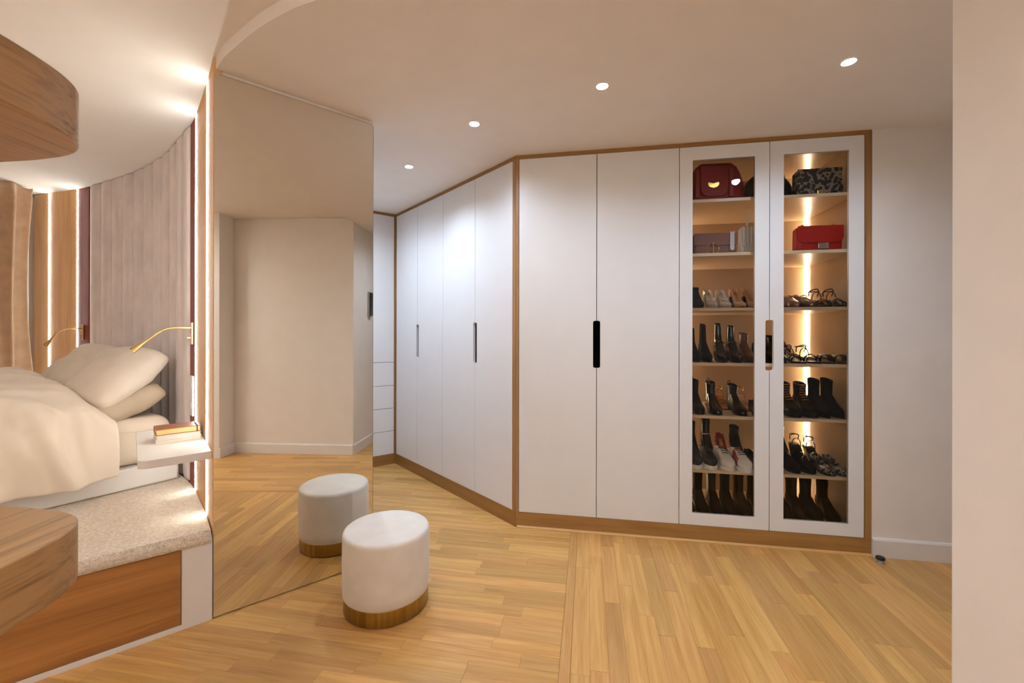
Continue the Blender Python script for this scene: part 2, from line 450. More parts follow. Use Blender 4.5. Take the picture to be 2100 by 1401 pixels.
# transition strip between the two fields, in two lengths
for q0, q1, hh in ((-.42, .10, .0012), (-3.4, -.42, .0018)):
    m = MB().box(q0, q1, -.0215, .0215, -.012, hh); m.lc = list(m.v); o = m.build('threshold_strip', 'plank', floor, bevel=.002)
    o.location = (T0[0], T0[1], 0); o.rotation_euler = (0, 0, A1+PI/2)

# ------------------------------------------------------------------ skirting
def skirt(name, a, b, side=-1):
    d = Vector((b[0]-a[0], b[1]-a[1])); L = d.length; ang = math.atan2(d.y, d.x)
    prof = [(0, 0), (.014, 0), (.014, .098), (.009, .108), (0, .110)]
    m = MB(); r0 = [(0, side*y, z) for y, z in prof]; r1 = [(L, side*y, z) for y, z in prof]
    m.loft([r0, r1]); o = m.build(name, 'skirt', fix=True); o.location = (a[0], a[1], .0005); o.rotation_euler = (0, 0, ang); return struct(o)
skirt('baseboard_right', rw0, rw1, -1)
skirt('baseboard_end', (2.98, 2.34), (2.98, .95), -1)
skirt('baseboard_pillar', B_, A_, -1)
skirt('baseboard_pillar_back', D_, B_, -1)
skirt('baseboard_niche', A_, C_, -1)

# small floor door stop beside the oak frame
t = thing('door_stop', 'small dark rubber door stop on the floor beside white skirting', 'door stop', (2.108, 2.425, 0))
MB().lathe([(.017, 0), (.017, .006), (.013, .014), (.013, .018)], n=20).build('base', 'grey', t, smooth=40)
MB().lathe([(.015, .018), (.021, .021), (.023, .028), (.020, .036), (.010, .040)], n=20).build('rubber_cap', 'rubber', t, smooth=40)

# ================================================================== MIRROR
t = thing('mirror', 'tall frameless mirror panel standing beside bedroom wall', 'mirror', (ML[0], ML[1], 0), AM)
r = .012; x0, x1, z0, z1 = .002, MLEN, .008, 2.498
pts = [(x0, z0), (x1, z0)]+[(x1-r+r*math.cos(a), z1-r+r*math.sin(a)) for a in [i*PI/2/6 for i in range(7)]]+[(x0, z1)]
b = .004
MB().slab(pts, .0045, .0105).build('backing', 'mback', t)
inn = [(x0+.001, z0+.001), (x1-b, z0+.001)]+[(x1-r+(r-b)*math.cos(a), z1-r+(r-b)*math.sin(a)) for a in [i*PI/2/6 for i in range(7)]]+[(x0+.001, z1-b)]
MB().slab(inn, .0, .0045).build('mirror_glass', 'mirror', t)

# ================================================================== WARDROBES
def dooredge(x, z0, z1, notch, up, half=.021, rr=.012):
    """points of one vertical door edge going up (or down) with half a rounded finger slot"""
    sgn = notch[2]   # -1: slot cuts towards -x, +1 towards +x
    a, b_ = notch[0], notch[1]
    P = [(x, a)]+[(x+sgn*(half-rr+rr*math.sin(t_)), a+rr-rr*math.cos(t_)) for t_ in [i*PI/2/4 for i in range(5)]]
    P += [(x+sgn*(half-rr+rr*math.cos(t_)), b_-rr+rr*math.sin(t_)) for t_ in [i*PI/2/4 for i in range(5)]]+[(x, b_)]
    return P if up else P[::-1]
SL0, SL1 = 1.084, 1.394
def door_poly(x0, x1, z0, z1, slot=None):
    P = [(x0, z0), (x1, z0)]
    if slot == 'R': P += dooredge(x1, z0, z1, (SL0, SL1, -1), True)
    P += [(x1, z1), (x0, z1)]
    if slot == 'L': P += dooredge(x0, z0, z1, (SL0, SL1, 1), False)
    return P
def carcass(x0, x1, d, parent, mat='dark', z0=.02, z1=2.50, y0=.0225, backmat=None):
    m = MB(); w_ = .018
    m.box(x0, x0+w_, y0, d, z0, z1); m.box(x1-w_, x1, y0, d, z0, z1)
    m.box(x0+w_, x1-w_, d-.01, d, z0, z1); m.box(x0+w_, x1-w_, y0, d-.01, z0, z0+w_); m.box(x0+w_, x1-w_, y0, d-.01, z1-w_, z1)
    return m.build('carcass', mat, parent)
DZ0, DZ1 = .104, 2.488
g = .0021
def cupboard(label, org, ang, xs, x0c, x1c, depth, group):
    t = thing('wardrobe', label, 'wardrobe', (org[0], org[1], 0), ang, group)
    carcass(x0c, x1c, depth, t)
    MB().slab(door_poly(xs[0]+g, xs[1]-g, DZ0, DZ1, 'R'), 0, .021).build('door', 'white', t)
    MB().slab(door_poly(xs[1]+g, xs[2]-g, DZ0, DZ1, 'L'), 0, .021).build('door', 'white', t)
    return t
cupboard('white two-door wardrobe with a long black finger slot, beside the glazed cabinet', V1, A1, (.021, .538, 1.052), .022, 1.045, .55, 'wardrobe units')
cupboard('narrow white two-door wardrobe nearest the drawer tower, slot handle', V2, A2, (.026, .467, .915), .026, .912, .45, 'wardrobe units')
cupboard('white two-door wardrobe between the oak corner post and narrow wardrobe', V2, A2, (.915, 1.384, 1.825), .916, 1.66, .16, 'wardrobe units')
# drawer tower in the far corner
t = thing('drawer_tower', 'white tower of four drawers under tall door in the far corner', 'cabinet', (V3[0], V3[1], 0), A3)
m = MB(); m.box(-.45, .20, .0225, .40, .02, 2.50); m.build('carcass', 'dark', t)
MB().box(-.45, .2065, 0, .021, 1.0265, DZ1).build('door', 'white', t)
for z0, z1 in ((.104, .331), (.335, .559), (.563, .788), (.792, 1.0225)):
    MB().box(-.45, .2065, 0, .021, z0, z1).build('drawer', 'white', t)

# oak surrounds
def surround(label, org, ang, x0, x1, posts, quarter=False, rail_h=.025):
    t = thing('oak_surround', label, 'frame', (org[0], org[1], 0), ang, 'oak frames around the wardrobes')
    MB().box(x0, x1, -.001, .0215, .0005, DZ0-.002).build('plinth', 'oakh', t)
    MB().box(x0, x1, -.001, .0215, DZ1+.002, CEIL-.0005).build('top_rail', 'oakh', t)
    for a, b_ in posts: MB().box(a, b_, -.001, .0215, DZ0-.002, DZ1+.002).build('post', 'oakv', t)
    if quarter:
        P = [(0, 0)]+[(-.013*math.cos(a), .013*math.sin(a)) for a in [i*PI/2/6 for i in range(7)]]
        m = MB(); m.loft([[(.012, y-.001, z+.0005) for y, z in P], [(x1-.002, y-.001, z+.0005) for y, z in P]])
        lab(m.build('quarter_round', 'plank', t, fix=True, smooth=30), 'pale oak quarter round bead')
    return t
surround('oak frame with plinth and bead round the right-hand wardrobe and glazed cabinet', V1, A1, .0005, 2.129, [(.0005, .0195), (2.0935, 2.129)], True)
surround('oak frame with plinth round the angled middle wardrobes', V2, A2, .001, 1.8575, [(.001, .0245), (1.8265, 1.8575)])
surround('short oak frame with plinth round the far drawer tower', V3, A3, -.45, .2195, [(.2082, .2195)])

# ------------------------------------------------------------------ glazed cabinet
cab = thing('glazed_cabinet', 'white cabinet with two glass doors full of lit bags and shoes', 'cabinet', (V1[0], V1[1], 0), A1)
CX0, CX1, CD = 1.056, 2.092, .645
m = MB(); w_ = .018
m.box(CX0, CX0+w_, .0225, CD, .10, 2.487); m.box(CX1-w_, CX1, .0225, CD, .10, 2.487)
m.box(CX0+w_, CX1-w_, CD-.01, CD, .10, 2.487); m.box(CX0+w_, CX1-w_, .0225, CD-.01, .10, .12); m.box(CX0+w_, CX1-w_, .0225, CD-.01, 2.467, 2.487)
m.build('carcass', 'inner', cab)
SHZ = [2.170, 1.825, 1.475, 1.125, .788, .440]
for z in SHZ:
    MB().box(CX0+w_+.001, CX1-w_-.001, .050, CD-.011, z-.020, z).build('shelf', 'shelf', cab, bevel=.0012)
def glazed(x0, x1, px0, px1, slot):
    P0, P1 = .178, 2.405
    m = MB()
    if slot == 'R':
        m.slab([(x0, DZ0), (px0, DZ0), (px0, DZ1), (x0, DZ1)], 0, .021)
        m.slab(door_poly(px1, x1, DZ0, DZ1, 'R'), 0, .021)
    else:
        m.slab(door_poly(x0, px0, DZ0, DZ1, 'L'), 0, .021)
        m.slab([(px1, DZ0), (x1, DZ0), (x1, DZ1), (px1, DZ1)], 0, .021)
    m.slab([(px0, DZ0), (px1, DZ0), (px1, P0), (px0, P0)], 0, .021)
    m.slab([(px0, P1), (px1, P1), (px1, DZ1), (px0, DZ1)], 0, .021)
    d = m.build('door', 'white', cab)
    MB().box(px0, px1, .006, .010, P0, P1).build('glass_pane', 'glass', d)
glazed(1.052+g, 1.577-g, 1.131, 1.494, 'R')
glazed(1.577+g, 2.092-g, 1.656, 2.010, 'L')
# LED strips up the two rear corners, cut at each shelf
zz = [.122]+[z for z in sorted(SHZ)]+[2.487]
for i in range(len(zz)-1):
    a = zz[i]+.002; b_ = (zz[i+1]-.022)
    for xc, sg in ((CX1-w_, -1), (CX0+w_, 1)):
        pr = MB().box(min(xc, xc+sg*.012), max(xc, xc+sg*.012), CD-.030, CD-.018, a, b_).build('led_profile', 'ledprof', cab)
        x_a, x_b = xc+sg*.001, xc+sg*.011
        MB().box(min(x_a, x_b), max(x_a, x_b), CD-.0175, CD-.0125, a, b_).build('led_strip', 'cabled', pr)
        MB().box(min(xc+sg*.0002, xc+sg*.004), max(xc+sg*.0002, xc+sg*.004), CD-.042, CD-.0315, a, b_).build('led_strip', 'cabled', pr)

# ================================================================== DOWNLIGHTS
def downlight(x, y, label, z, mat, col, watts, group, ang=125):
    t = thing('downlight', label, 'light', (x, y, z), 0, group)
    MB().lathe([(.034, -.0005), (.034, -.003), (.028, -.003), (.028, -.0005)], n=32, cap0=False, cap1=False).build('trim_ring', 'white', t, smooth=40)
    MB().lathe([(.0275, -.0005), (.0275, -.0015), (.001, -.0016)], n=32).build('lens', mat, t)
    li = bpy.data.lights.new('downlight_beam', 'SPOT'); li.energy = watts; li.color = col
    li.spot_size = math.radians(ang); li.spot_blend = 1.0; li.shadow_soft_size = .03
    lo = bpy.data.objects.new('downlight_beam', li); COL.objects.link(lo); lo.parent = t; lo.location = (0, 0, -.008)
    return t
GD = 'recessed ceiling downlights'
downlight(-.747, 3.065, 'small round white downlight over the angled wardrobes, farthest of four', CEIL, 'lens', NEUT, SPOT_W*.8, GD, 145)
downlight(-.219, 2.442, 'second farthest round downlight, near the mirror', CEIL, 'lens', NEUT, SPOT_W*.6, GD, 160)
downlight(.438, 2.069, 'round ceiling downlight over the two-door wardrobe, third from the far corner', CEIL, 'lens', NEUT, SPOT_W*.42, GD, 150)
downlight(1.492, 1.882, 'round ceiling downlight in front of the glazed cabinet, nearest the pillar', CEIL, 'lens', NEUT, SPOT_W*.85, GD, 165)
downlight(-1.30, 3.45, 'round downlight over the passage behind the mirror, hidden from the viewer', CEIL, 'lens', NEUT, SPOT_W*.85, GD, 165)
for x, y, wh in ((.15, -.5, 'right'), (-1.0, -.9, 'middle'), (-2.6, -.6, 'left')):  # made-up downlights, added to brighten the rooms from behind the viewer
    downlight(x, y, 'added fill downlight in the bedroom ceiling at the %s, out of view' % wh, BCEIL, 'fill_lens', (.95, 1, 1.02), BED_FILL_W, 'added bedroom fill downlights', 165)

# added floor uplighter behind the viewer, lifts the ambient light in both rooms
t = thing('fill_floor_lamp', 'added black fill uplighter on the bedroom floor behind the viewer, out of view', 'lamp', (-1.35, -1.05, 0))
MB().lathe([(.14, .0005), (.14, .015), (.02, .03)], n=32).build('base', 'black', t, smooth=40)
MB().lathe([(.011, .03), (.011, 1.70)], n=16).build('pole', 'black', t, smooth=40)
MB().lathe([(.02, 1.69), (.07, 1.71), (.15, 1.78), (.156, 1.785), (.15, 1.79), (.06, 1.735), (.01, 1.73)], n=40).build('lamp_shade', 'black', t, smooth=40)
MB().lathe([(.04, 1.737), (.035, 1.76), (.01, 1.77)], n=20).build('bulb', 'fill_lens', t, smooth=40)
li = bpy.data.lights.new('fill_uplight_beam', 'SPOT'); li.energy = FILL_UPLIGHT_W; li.color = (.97, 1, 1); li.spot_size = math.radians(150); li.spot_blend = 1; li.shadow_soft_size = .05
lo = bpy.data.objects.new('fill_uplight_beam', li); COL.objects.link(lo); lo.parent = t; lo.location = (0, 0, 1.80); lo.rotation_euler = (PI, 0, 0)

# intercom on the far side of the pillar (seen in the mirror only)
dd = Vector((D_[0]-B_[0], D_[1]-B_[1])); L = dd.length; ang = math.atan2(dd.y, dd.x)
t = thing('intercom', 'grey wall intercom handset seen edge-on in the mirror', 'intercom', (B_[0]+dd.x/L*.44, B_[1]+dd.y/L*.44, 1.515), ang)
MB().box(-.05, .05, .001, .022, 0, .29).build('body', 'grey', t, bevel=.004)
MB().box(-.04, .04, .022, .040, .01, .28).build('handset', 'screen', t, bevel=.006)
# ================================================================== BEDROOM WALL: oak panels, light strips, padded headboard
LW = .0068                                   # half width of a light strip
sA, sB, sH0, sH1, sC, sD, sE = S_(1), S_(2), S_(3), S_(9), S_(10), S_(11), CL[-1]
PZ = .385
def oak_panel(s0, s1, label):
    o = MB().prism(strip_poly(s0, s1, 0, .028, 8), PZ, BCEIL-.002).build('wall_panel', 'panel', smooth=20)
    tag(o, label, 'wall panel', 'oak panels beside the headboard')
oak_panel(.001, sA-LW, 'narrow upright oak wall panel next to the mirror edge')
oak_panel(sA+LW, sB-LW, 'upright oak wall panel between the two right-hand light strips')
oak_panel(sC+LW, sD-LW, 'upright oak wall panel between the two far light strips')
oak_panel(sD+LW, sE, 'upright oak wall panel beside the curtain')
for s0, s1, lb in ((sB+LW, sH0-.001, 'terracotta upright panel between right light strip and headboard'), (sH1+.001, sC-LW, 'terracotta upright panel left of the headboard')):
    tag(MB().prism(strip_poly(s0, s1, 0, .028, 6), PZ, BCEIL-.002).build('wall_panel', 'terra', smooth=20), lb, 'wall panel', 'terracotta panels beside the headboard')
def led(s, label):
    t = thing('light_strip', label, 'light strip', (0, 0, 0), 0, 'vertical light strips in the bedroom wall')
    MB().prism(strip_poly(s-LW+.0006, s+LW-.0006, .012, .028, 2), PZ, BCEIL-.003).build('channel', 'ledprof', t)
    P = []
    for i in range(9):
        th = PI*i/8; p = cpt(s+(LW-.0012)*math.cos(th), .0115); q_ = cpt(s, 1.0); o_ = cpt(s, 0.0)
        nx, ny = (o_[0]-q_[0]), (o_[1]-q_[1]); h_ = .0115+.0042*math.sin(th)
        if i in (0, 8): h_ = 0
        P.append((p[0]+nx*h_, p[1]+ny*h_))
    MB().prism(P, PZ+.022, BCEIL-.004).build('diffuser', 'led', t, smooth=50)
led(sA, 'glowing vertical light strip nearest the mirror')
led(sB, 'glowing vertical light strip right of the padded headboard')
led(sC, 'glowing vertical light strip left of the padded headboard')
led(sD, 'glowing vertical light strip nearest the curtain')

hb = thing('headboard', 'tall curved mauve velvet headboard with vertical padded channels', 'headboard', (0, 0, 0))
NCH = 11
for i in range(NCH):
    a = sH0+(sH1-sH0)*i/NCH; b_ = sH0+(sH1-sH0)*(i+1)/NCH
    ring = []
    n = 10
    for j in range(n+1):
        u = j/n; bul = .022*(1-abs(2*u-1)**3.2)
        ring.append(cpt(a+(b_-a)*u, .012-bul))
    back = [cpt(b_-.001, .0295), cpt(a+.001, .0295)]
    ring = ring[::-1] + [back[1], back[0]]
    rings = []
    for z, sh in ((PZ+.0215, .78), (PZ+.035, .93), (PZ+.06, 1), (2.53, 1), (2.562, .96), (2.5695, .86)):
        cx = sum(p[0] for p in ring)/len(ring); cy = sum(p[1] for p in ring)/len(ring)
        mid = cpt((a+b_)/2, .026)
        rr_ = []
        for k, p in enumerate(ring):
            if k > n: rr_.append((p[0], p[1], z)); continue
            d = Vector((p[0], p[1]))
            base = Vector(cpt(a+(b_-a)*(1-k/n), .026))
            q_ = base+(d-base)*sh
            rr_.append((q_.x, q_.y, z))
        rings.append(rr_)
    MB().loft(rings).build('channel', 'velvet', hb, smooth=50, fix=True)

# ================================================================== RAISED BED PLATFORM
pf = thing('bed_platform', 'white bed platform step with carpeted top and oak drawer front', 'platform', (ML[0], ML[1], 0), AM)
def to_pf(p):
    dx, dy = p[0]-ML[0], p[1]-ML[1]; c, s_ = math.cos(AM), math.sin(AM)
    return (c*dx+s_*dy, -s_*dx+c*dy)
XL = -3.55
back = [to_pf(cpt(CL[-1]*i/40, 0)) for i in range(41)]
body = [(XL, .021), (-.0015, .021)]+[(x-.001, max(y, .021)) for x, y in back[1:]]+[(XL, back[-1][1])]
body = [p for k, p in enumerate(body) if k == 0 or math.dist(p, body[k-1]) > 1e-4]
MB().prism(body, .0005, .368).build('base', 'white2', pf)
# front: white frame with an inset oak drawer front
DX1 = -.113
m = MB(); m.slab([(DX1+.0015, .0005), (-.0015, .0005), (-.0015, .368), (DX1+.0015, .368)], 0, .020)
m.slab([(XL, .0005), (DX1+.0015, .0005), (DX1+.0015, .023), (XL, .023)], 0, .020)
m.slab([(XL, .358), (DX1+.0015, .358), (DX1+.0015, .368), (XL, .368)], 0, .020)
m.build('front_frame', 'white2', pf)
for a, b_ in ((-1.20, DX1-.002), (-2.30, -1.204)):
    MB().box(a, b_, .001, .019, .0255, .3535).build('drawer_front', 'drawer', pf, bevel=.001)
# carpet: dense grid between the front edge and the wall
NU, NV = 150, 110
def carpet_pt(u, v):
    fx = XL+( -.004-XL)*u; fy = -.012
    bx, by = to_pf(cpt(CL[-1]*(1-u), .0))
    bx = min(bx, -.004)-.002
    y = fy+(by-.003-fy)*v; x = fx+(bx-fx)*v
    e = min(1, (y-fy)/.030)
    z = .370+.034*math.sqrt(max(0, 1-(1-e)**2))
    nn = noise.noise(Vector((x*26, y*26, 0)))*.0016+noise.noise(Vector((x*95, y*95, 3)))*.0022
    z += nn*(.4+.6*e)
    if v == 0: y += noise.noise(Vector((x*80, 1, 5)))*.003
    return (x, y, z)
vv = lambda j: (j/NV)**1.9
mbc = MB(); mbc.grid(lambda u, v: carpet_pt(u, v**1.9), NU, NV)
# skirt of the carpet over the front edge
mbc.grid(lambda u, v: ((lambda p: (p[0], p[1]+.004*v, p[2]-.012*v+noise.noise(Vector((p[0]*120, v, 9)))*.002))(carpet_pt(u, 0))), NU, 1)
co = mbc.build('carpet', 'carpet', pf, smooth=180, fix=True)
co.data.shade_smooth()
# short pile tufts along the front part of the carpet
mt = MB(); rt = random.Random(5)
for i in range(6000):
    x = rt.uniform(-1.75, -.006); y = rt.uniform(-.013, .018)
    e = min(1, (y+.012)/.03); z = .370+.034*math.sqrt(max(0, 1-(1-e)**2))
    a = rt.uniform(0, 2*PI); r_ = .0022; h = rt.uniform(.002, .0055)
    tx, ty = rt.gauss(0, .003), rt.gauss(0, .003)-.004*(1-e)
    v = [(x+r_*math.cos(a+k*2.094), y+r_*math.sin(a+k*2.094), z-.003) for k in range(3)]+[(x+tx, y+ty, z+h*(.35+.65*e))]
    mt.add(v, [(0,1,3),(1,2,3),(2,0,3)])
o = mt.build('carpet_pile', 'carpet', pf); o['kind'] = 'stuff'

# ================================================================== BED
BO = (-2.05, 2.66); AB = math.atan2(.54, -.84)
bed = thing('bed', 'low cream upholstered bed base on the carpeted platform', 'bed', (BO[0], BO[1], .406), AB)
MB().box(0, 1.6, .03, 2.05, .001, .125).build('base', 'white2', bed, bevel=.012)
# mattress
def rbox(w_, d_, h, r, mb, n=6, x0=0, y0=0, z0=0):
    rings = []
    for k in range(2*n+2):
        if k <= n: a = PI/2*k/n; ins = r-r*math.sin(a); z = r-r*math.cos(a)
        else: a = PI/2*(k-n-1)/n; ins = r-r*math.cos(a); z = h-r+r*math.sin(a)
        ring = []
        R = max(.03, r)
        for cx, cy, a0 in ((w_-R, R, -PI/2), (w_-R, d_-R, 0), (R, d_-R, PI/2), (R, R, PI)):
            for j in range(6):
                aa = a0+PI/2*j/5; rad = max(R-ins, .001)
                ring.append((x0+cx+rad*math.cos(aa), y0+cy+rad*math.sin(aa), z0+z))
        rings.append(ring)
    mb.loft(rings); return mb
mat_ = thing('mattress', 'mattress under a cream fitted sheet on the bed base', 'mattress', (BO[0], BO[1], .532), AB)
mm = MB(); rbox(1.57, 1.97, .272, .07, mm, x0=.015, y0=.055, z0=0)
mm.build('mattress_body', 'sheet', mat_, smooth=60, fix=True)
mm = MB()
for z in (.205,):
    mm.tube([(.07, .053, z), (1.53, .053, z)], .005, 6); mm.tube([(.013, .11, z), (.013, 1.97, z)], .005, 6)
mm.build('piping', 'sheet', mat_, smooth=60)

# pillows
def pillow(label, x, y, z, w_, d_, th, tilt, mat, yaw=0, seed=0):
    t = thing('pillow', label, 'pillow', (0, 0, 0), 0, 'pillows at the head of the bed')
    mb = MB(); N = 34
    def f(sgn):
        def g_(u, v):
            a, b = 2*u-1, 2*v-1
            ex = (1-abs(a)**3.0); ey = (1-abs(b)**3.0)
            hh = th/2*max(0, ex*ey)**.50
            pin = 1-.05*(b*b)*(1) ; pin2 = 1-.06*(a*a)
            rr_ = 1-.10*(abs(a)**5)*(abs(b)**5); X = a*w_/2*(1-.045*(1-b*b)*abs(a)**6)*rr_; Y = b*d_/2*(1-.045*(1-a*a)*abs(b)**6)*rr_
            wr = noise.noise(Vector((a*2.2+seed, b*2.2, sgn*3.1)))*.018+noise.noise(Vector((a*6+seed, b*4, sgn)))*.006
            wr *= (ex*ey)**.4
            sag = -.035*a*a
            return (X, Y, sgn*(hh)+wr+sag)
        return g_
    mb.grid(f(1), N, N)
    nf = len(mb.f)
    m2 = MB(); m2.grid(f(-1), N, N); mb.add(m2.v, [q[::-1] for q in m2.f])
    o = mb.build('pillow_cover', mat, t, smooth=180, fix=True); o.data.shade_smooth()
    Mx = Matrix.Translation((BO[0], BO[1], 0)) @ Matrix.Rotation(AB, 4, 'Z') @ Matrix.Translation((x, y, z)) @ Matrix.Rotation(yaw, 4, 'Z') @ Matrix.Rotation(-tilt, 4, 'X')
    t.matrix_world = Mx
    return t
pillow('taupe pillow, lower one of the right stack near the bedside shelf', .36, .265, .895, .66, .42, .19, math.radians(24), 'pillow2', seed=3)
pillow('large ivory pillow leaning on top of the taupe pillow', .40, .245, 1.045, .70, .46, .21, math.radians(42), 'pillow', yaw=.03, seed=9)
pillow('ivory pillow beneath another, on far half of the bed', 1.18, .285, .895, .66, .44, .19, math.radians(24), 'pillow', seed=14)
pillow('ivory pillow on the far half, leaning against the headboard left side', 1.18, .235, 1.05, .70, .46, .21, math.radians(44), 'pillow', seed=21)

# duvet
dv = thing('duvet', 'thick cream duvet spread rumpled over the bed', 'duvet', (BO[0], BO[1], 0), AB)
PROF = [(-.045, .515), (-.055, .60), (-.058, .70), (-.045, .79), (.005, .865), (.10, .92), (.28, .975), (.55, 1.01), (.9, 1.03), (1.25, 1.02), (1.5, .96), (1.60, .88), (1.645, .78), (1.65, .66), (1.645, .56)]
PS = catmull(PROF, 8)
PLn = [0.0]
for a, b_ in zip(PS, PS[1:]): PLn.append(PLn[-1]+math.dist(a, b_))
def prof(u):
    s = u*PLn[-1]; i = 0
    while i < len(PLn)-2 and PLn[i+1] < s: i += 1
    t = (s-PLn[i])/(PLn[i+1]-PLn[i]); a, b = PS[i], PS[i+1]
    d = Vector((b[0]-a[0], b[1]-a[1])).normalized()
    return a[0]+(b[0]-a[0])*t, a[1]+(b[1]-a[1])*t, Vector((-d.y, d.x)), s
def duvet_pt(u, v):
    x, z, n, s = prof(u)
    y0 = .34+.05*math.sin(x*2.0)+.03*noise.noise(Vector((x*3, 0, 0)))
    y = y0+(2.14-y0)*v
    side = 1-sstep(.35, .62, s)
    # head end rolls down on to the sheet
    k = math.sqrt(max(0, 1-(1-min(1, (y-y0)/.16))**2))
    if z > .81: z = .812+(z-.812)*k
    # rumples
    d = .016*noise.noise(Vector((x*3.2, y*2.6, 1)))+.008*noise.noise(Vector((x*7, y*6, 5)))
    fold = 0
    for yc, wdt, amp, sl in ((.62, .05, .030, .35), (.80, .06, -.022, .25), (1.02, .035, .045, .05), (1.10, .03, -.02, .05), (1.35, .07, .030, -.2), (1.6, .05, -.02, 0)):
        yy = y-sl*(s-.3)-yc-.03*noise.noise(Vector((s*4, yc*9, 2)))
        fold += amp*math.exp(-(yy/wdt)**2)
    fold *= 1.5*(.25+.75*side)*sstep(-.05, .25, .9-s) 
    creases = .010*(abs(noise.noise(Vector((x*5+y*3, y*5-x*4, 8))))**.7)*2-.006
    rid = 0
    for k_, (fx, fy, amp) in enumerate(((2.6, 2.0, .046), (5.0, 3.8, .034), (9, 7.0, .014))):
        q2 = noise.noise(Vector((x*fx+.8*y+.5*noise.noise(Vector((x*2, y*2, 11))), y*fy-.9*s, 17+k_*3)))
        rid += amp*(1-min(1, abs(q2)*2.6))**2
    d += fold+creases*.8*(1-.4*side)+rid*(.5+.5*side)
    d *= sstep(0, .12, y-y0)*.9+.1
    # hem flutters
    hem = sstep(.25, 0, s)
    return (x-n.x*-d*1.0 if False else x+n.x*d-.02*hem*(1+noise.noise(Vector((y*5, 0, 7)))), y, z+n.y*d+.012*hem*noise.noise(Vector((y*4, 3, 1))))
o = MB().grid(duvet_pt, 90, 120).build('duvet_cover', 'duvet', dv, smooth=180); o.data.shade_smooth()
sd = o.modifiers.new('thickness', 'SOLIDIFY'); sd.thickness = .014; sd.offset = 0
ss = o.modifiers.new('soft', 'SUBSURF'); ss.levels = 1; ss.render_levels = 1

# ================================================================== BEDSIDE SHELF, BOOKS, LAMPS, SOCKETS
W0 = cpt(.02); W1_ = cpt(.62)
wd = Vector((W1_[0]-W0[0], W1_[1]-W0[1])).normalized()
SA = math.atan2(-wd.y, -wd.x)               # local x runs towards the mirror, local y into the room? (checked below)
wdn = Vector((-wd.y, wd.x))                  # left of travel = into the bedroom
t = thing('bedside_shelf', 'white floating bedside shelf with rounded corner beside the bed', 'shelf', (W0[0], W0[1], .728), math.atan2(wd.y, wd.x))
# local x along the wall away from the mirror, local y into the room
rc = .035; LS = .74; DP = .258
pts = [(0.0, .0015), (LS, .0015), (LS, DP)]+[(rc-rc*math.sin(a), DP-rc+rc*math.cos(a)) for a in [i*PI/2/6 for i in range(7)]]
wallside = []
for i in range(9):
    p = cpt(.02+(.60)*i/8, -.0015); d = Vector((p[0]-W0[0], p[1]-W0[1])); wallside.append((d.dot(wd), d.dot(wdn)))
pts = wallside+[(LS, wallside[-1][1]+.05), (LS, DP)]+[(rc-rc*math.sin(a), DP-rc+rc*math.cos(a)) for a in [i*PI/2/6 for i in range(7)]]
MB().prism(pts, 0, .036).build('board', 'white2', t, bevel=.002)
SHELF_Z = .7645
def shelf_w(x, y): return (W0[0]+wd.x*x+wdn.x*y, W0[1]+wd.y*x+wdn.y*y)
shelf_ang = math.atan2(wd.y, wd.x)
def book(label, x, y, z, lx, ly, h, rot, cov, page, name='book', rounded=0):
    p = shelf_w(x, y)
    t = thing(name, label, 'book', (p[0], p[1], z), shelf_ang+rot)
    c = .003 if name == 'notebook' else .0012
    MB().box(-lx/2+.003, lx/2-.004, -ly/2+.004, ly/2-.004, c, h-c).build('pages', page, t)
    MB().box(-lx/2, lx/2, -ly/2, ly/2, 0, c).build('back_cover', cov, t, bevel=.0008)
    MB().box(-lx/2, lx/2, -ly/2, ly/2, h-c, h).build('front_cover', cov, t, bevel=.0008)
    MB().box(lx/2-.003, lx/2, -ly/2, ly/2, c, h-c).build('spine', cov, t)
    return t
book('white paperback lowest in the stack on the bedside shelf', .40, .100, SHELF_Z, .145, .186, .017, .0, 'book_white', 'page')
book('white paperback directly under the brown notebook on bedside shelf', .402, .099, SHELF_Z+.0175, .142, .182, .019, .02, 'book_white', 'page')
nb = book('brown leather notebook with gilt page edges topping the book stack', .405, .100, SHELF_Z+.037, .138, .180, .030, .03, 'book_brown', 'gilt', 'notebook')
m = MB(); m.tube([(.03, -.074, .0322), (-.02, -.074, .0322), (-.068, -.074, .031), (-.0715, -.074, .014), (-.068, -.074, -.0003)], .0024, 6)
lab(m.build('elastic_band', 'black', nb, smooth=40), 'black elastic band')

def reading_lamp(s, label, z, reach, drop):
    """brass gooseneck on the terracotta strip; local x along the wall (away from the mirror), local y into the room"""
    p = cpt(s, -.0005); q_ = cpt(s+.03, -.0005); d = Vector((q_[0]-p[0], q_[1]-p[1])).normalized()
    t = thing('reading_lamp', label, 'lamp', (p[0], p[1], z), math.atan2(d.y, d.x), 'brass reading lamps by the headboard')
    MB().box(-.013, .013, .0, .012, -.075, .055).build('wall_plate', 'brass', t, bevel=.003)
    sw = MB(); sw.tube([(0, .012, -.035), (0, .030, -.035)], .0035, 8); sw.build('switch', 'brass', t, smooth=40)
    ctrl = [(0, .012, .023), (0, .055, .0235), (0, .105, .022), (0, .140, .010), (0, .172, -.016), (0, reach[1], -drop*.62)]
    c = catmull(ctrl, 6)
    MB().tube(c, .0052, 8).build('gooseneck', 'brass', t, smooth=60)
    e = Vector(c[-1]); dr = (Vector(c[-1])-Vector(c[-2])).normalized()
    hd = MB(); hd.tube([e, e+dr*.015, e+dr*.045, e+dr*.075], [.0058, .009, .014, .0165], 14)
    hd.build('lamp_head', 'brass', t, smooth=40)
    return t
reading_lamp((sB+sH0)/2+.004, 'brass gooseneck reading lamp right of headboard, above the bedside shelf', 1.315, (0, .215), .088)
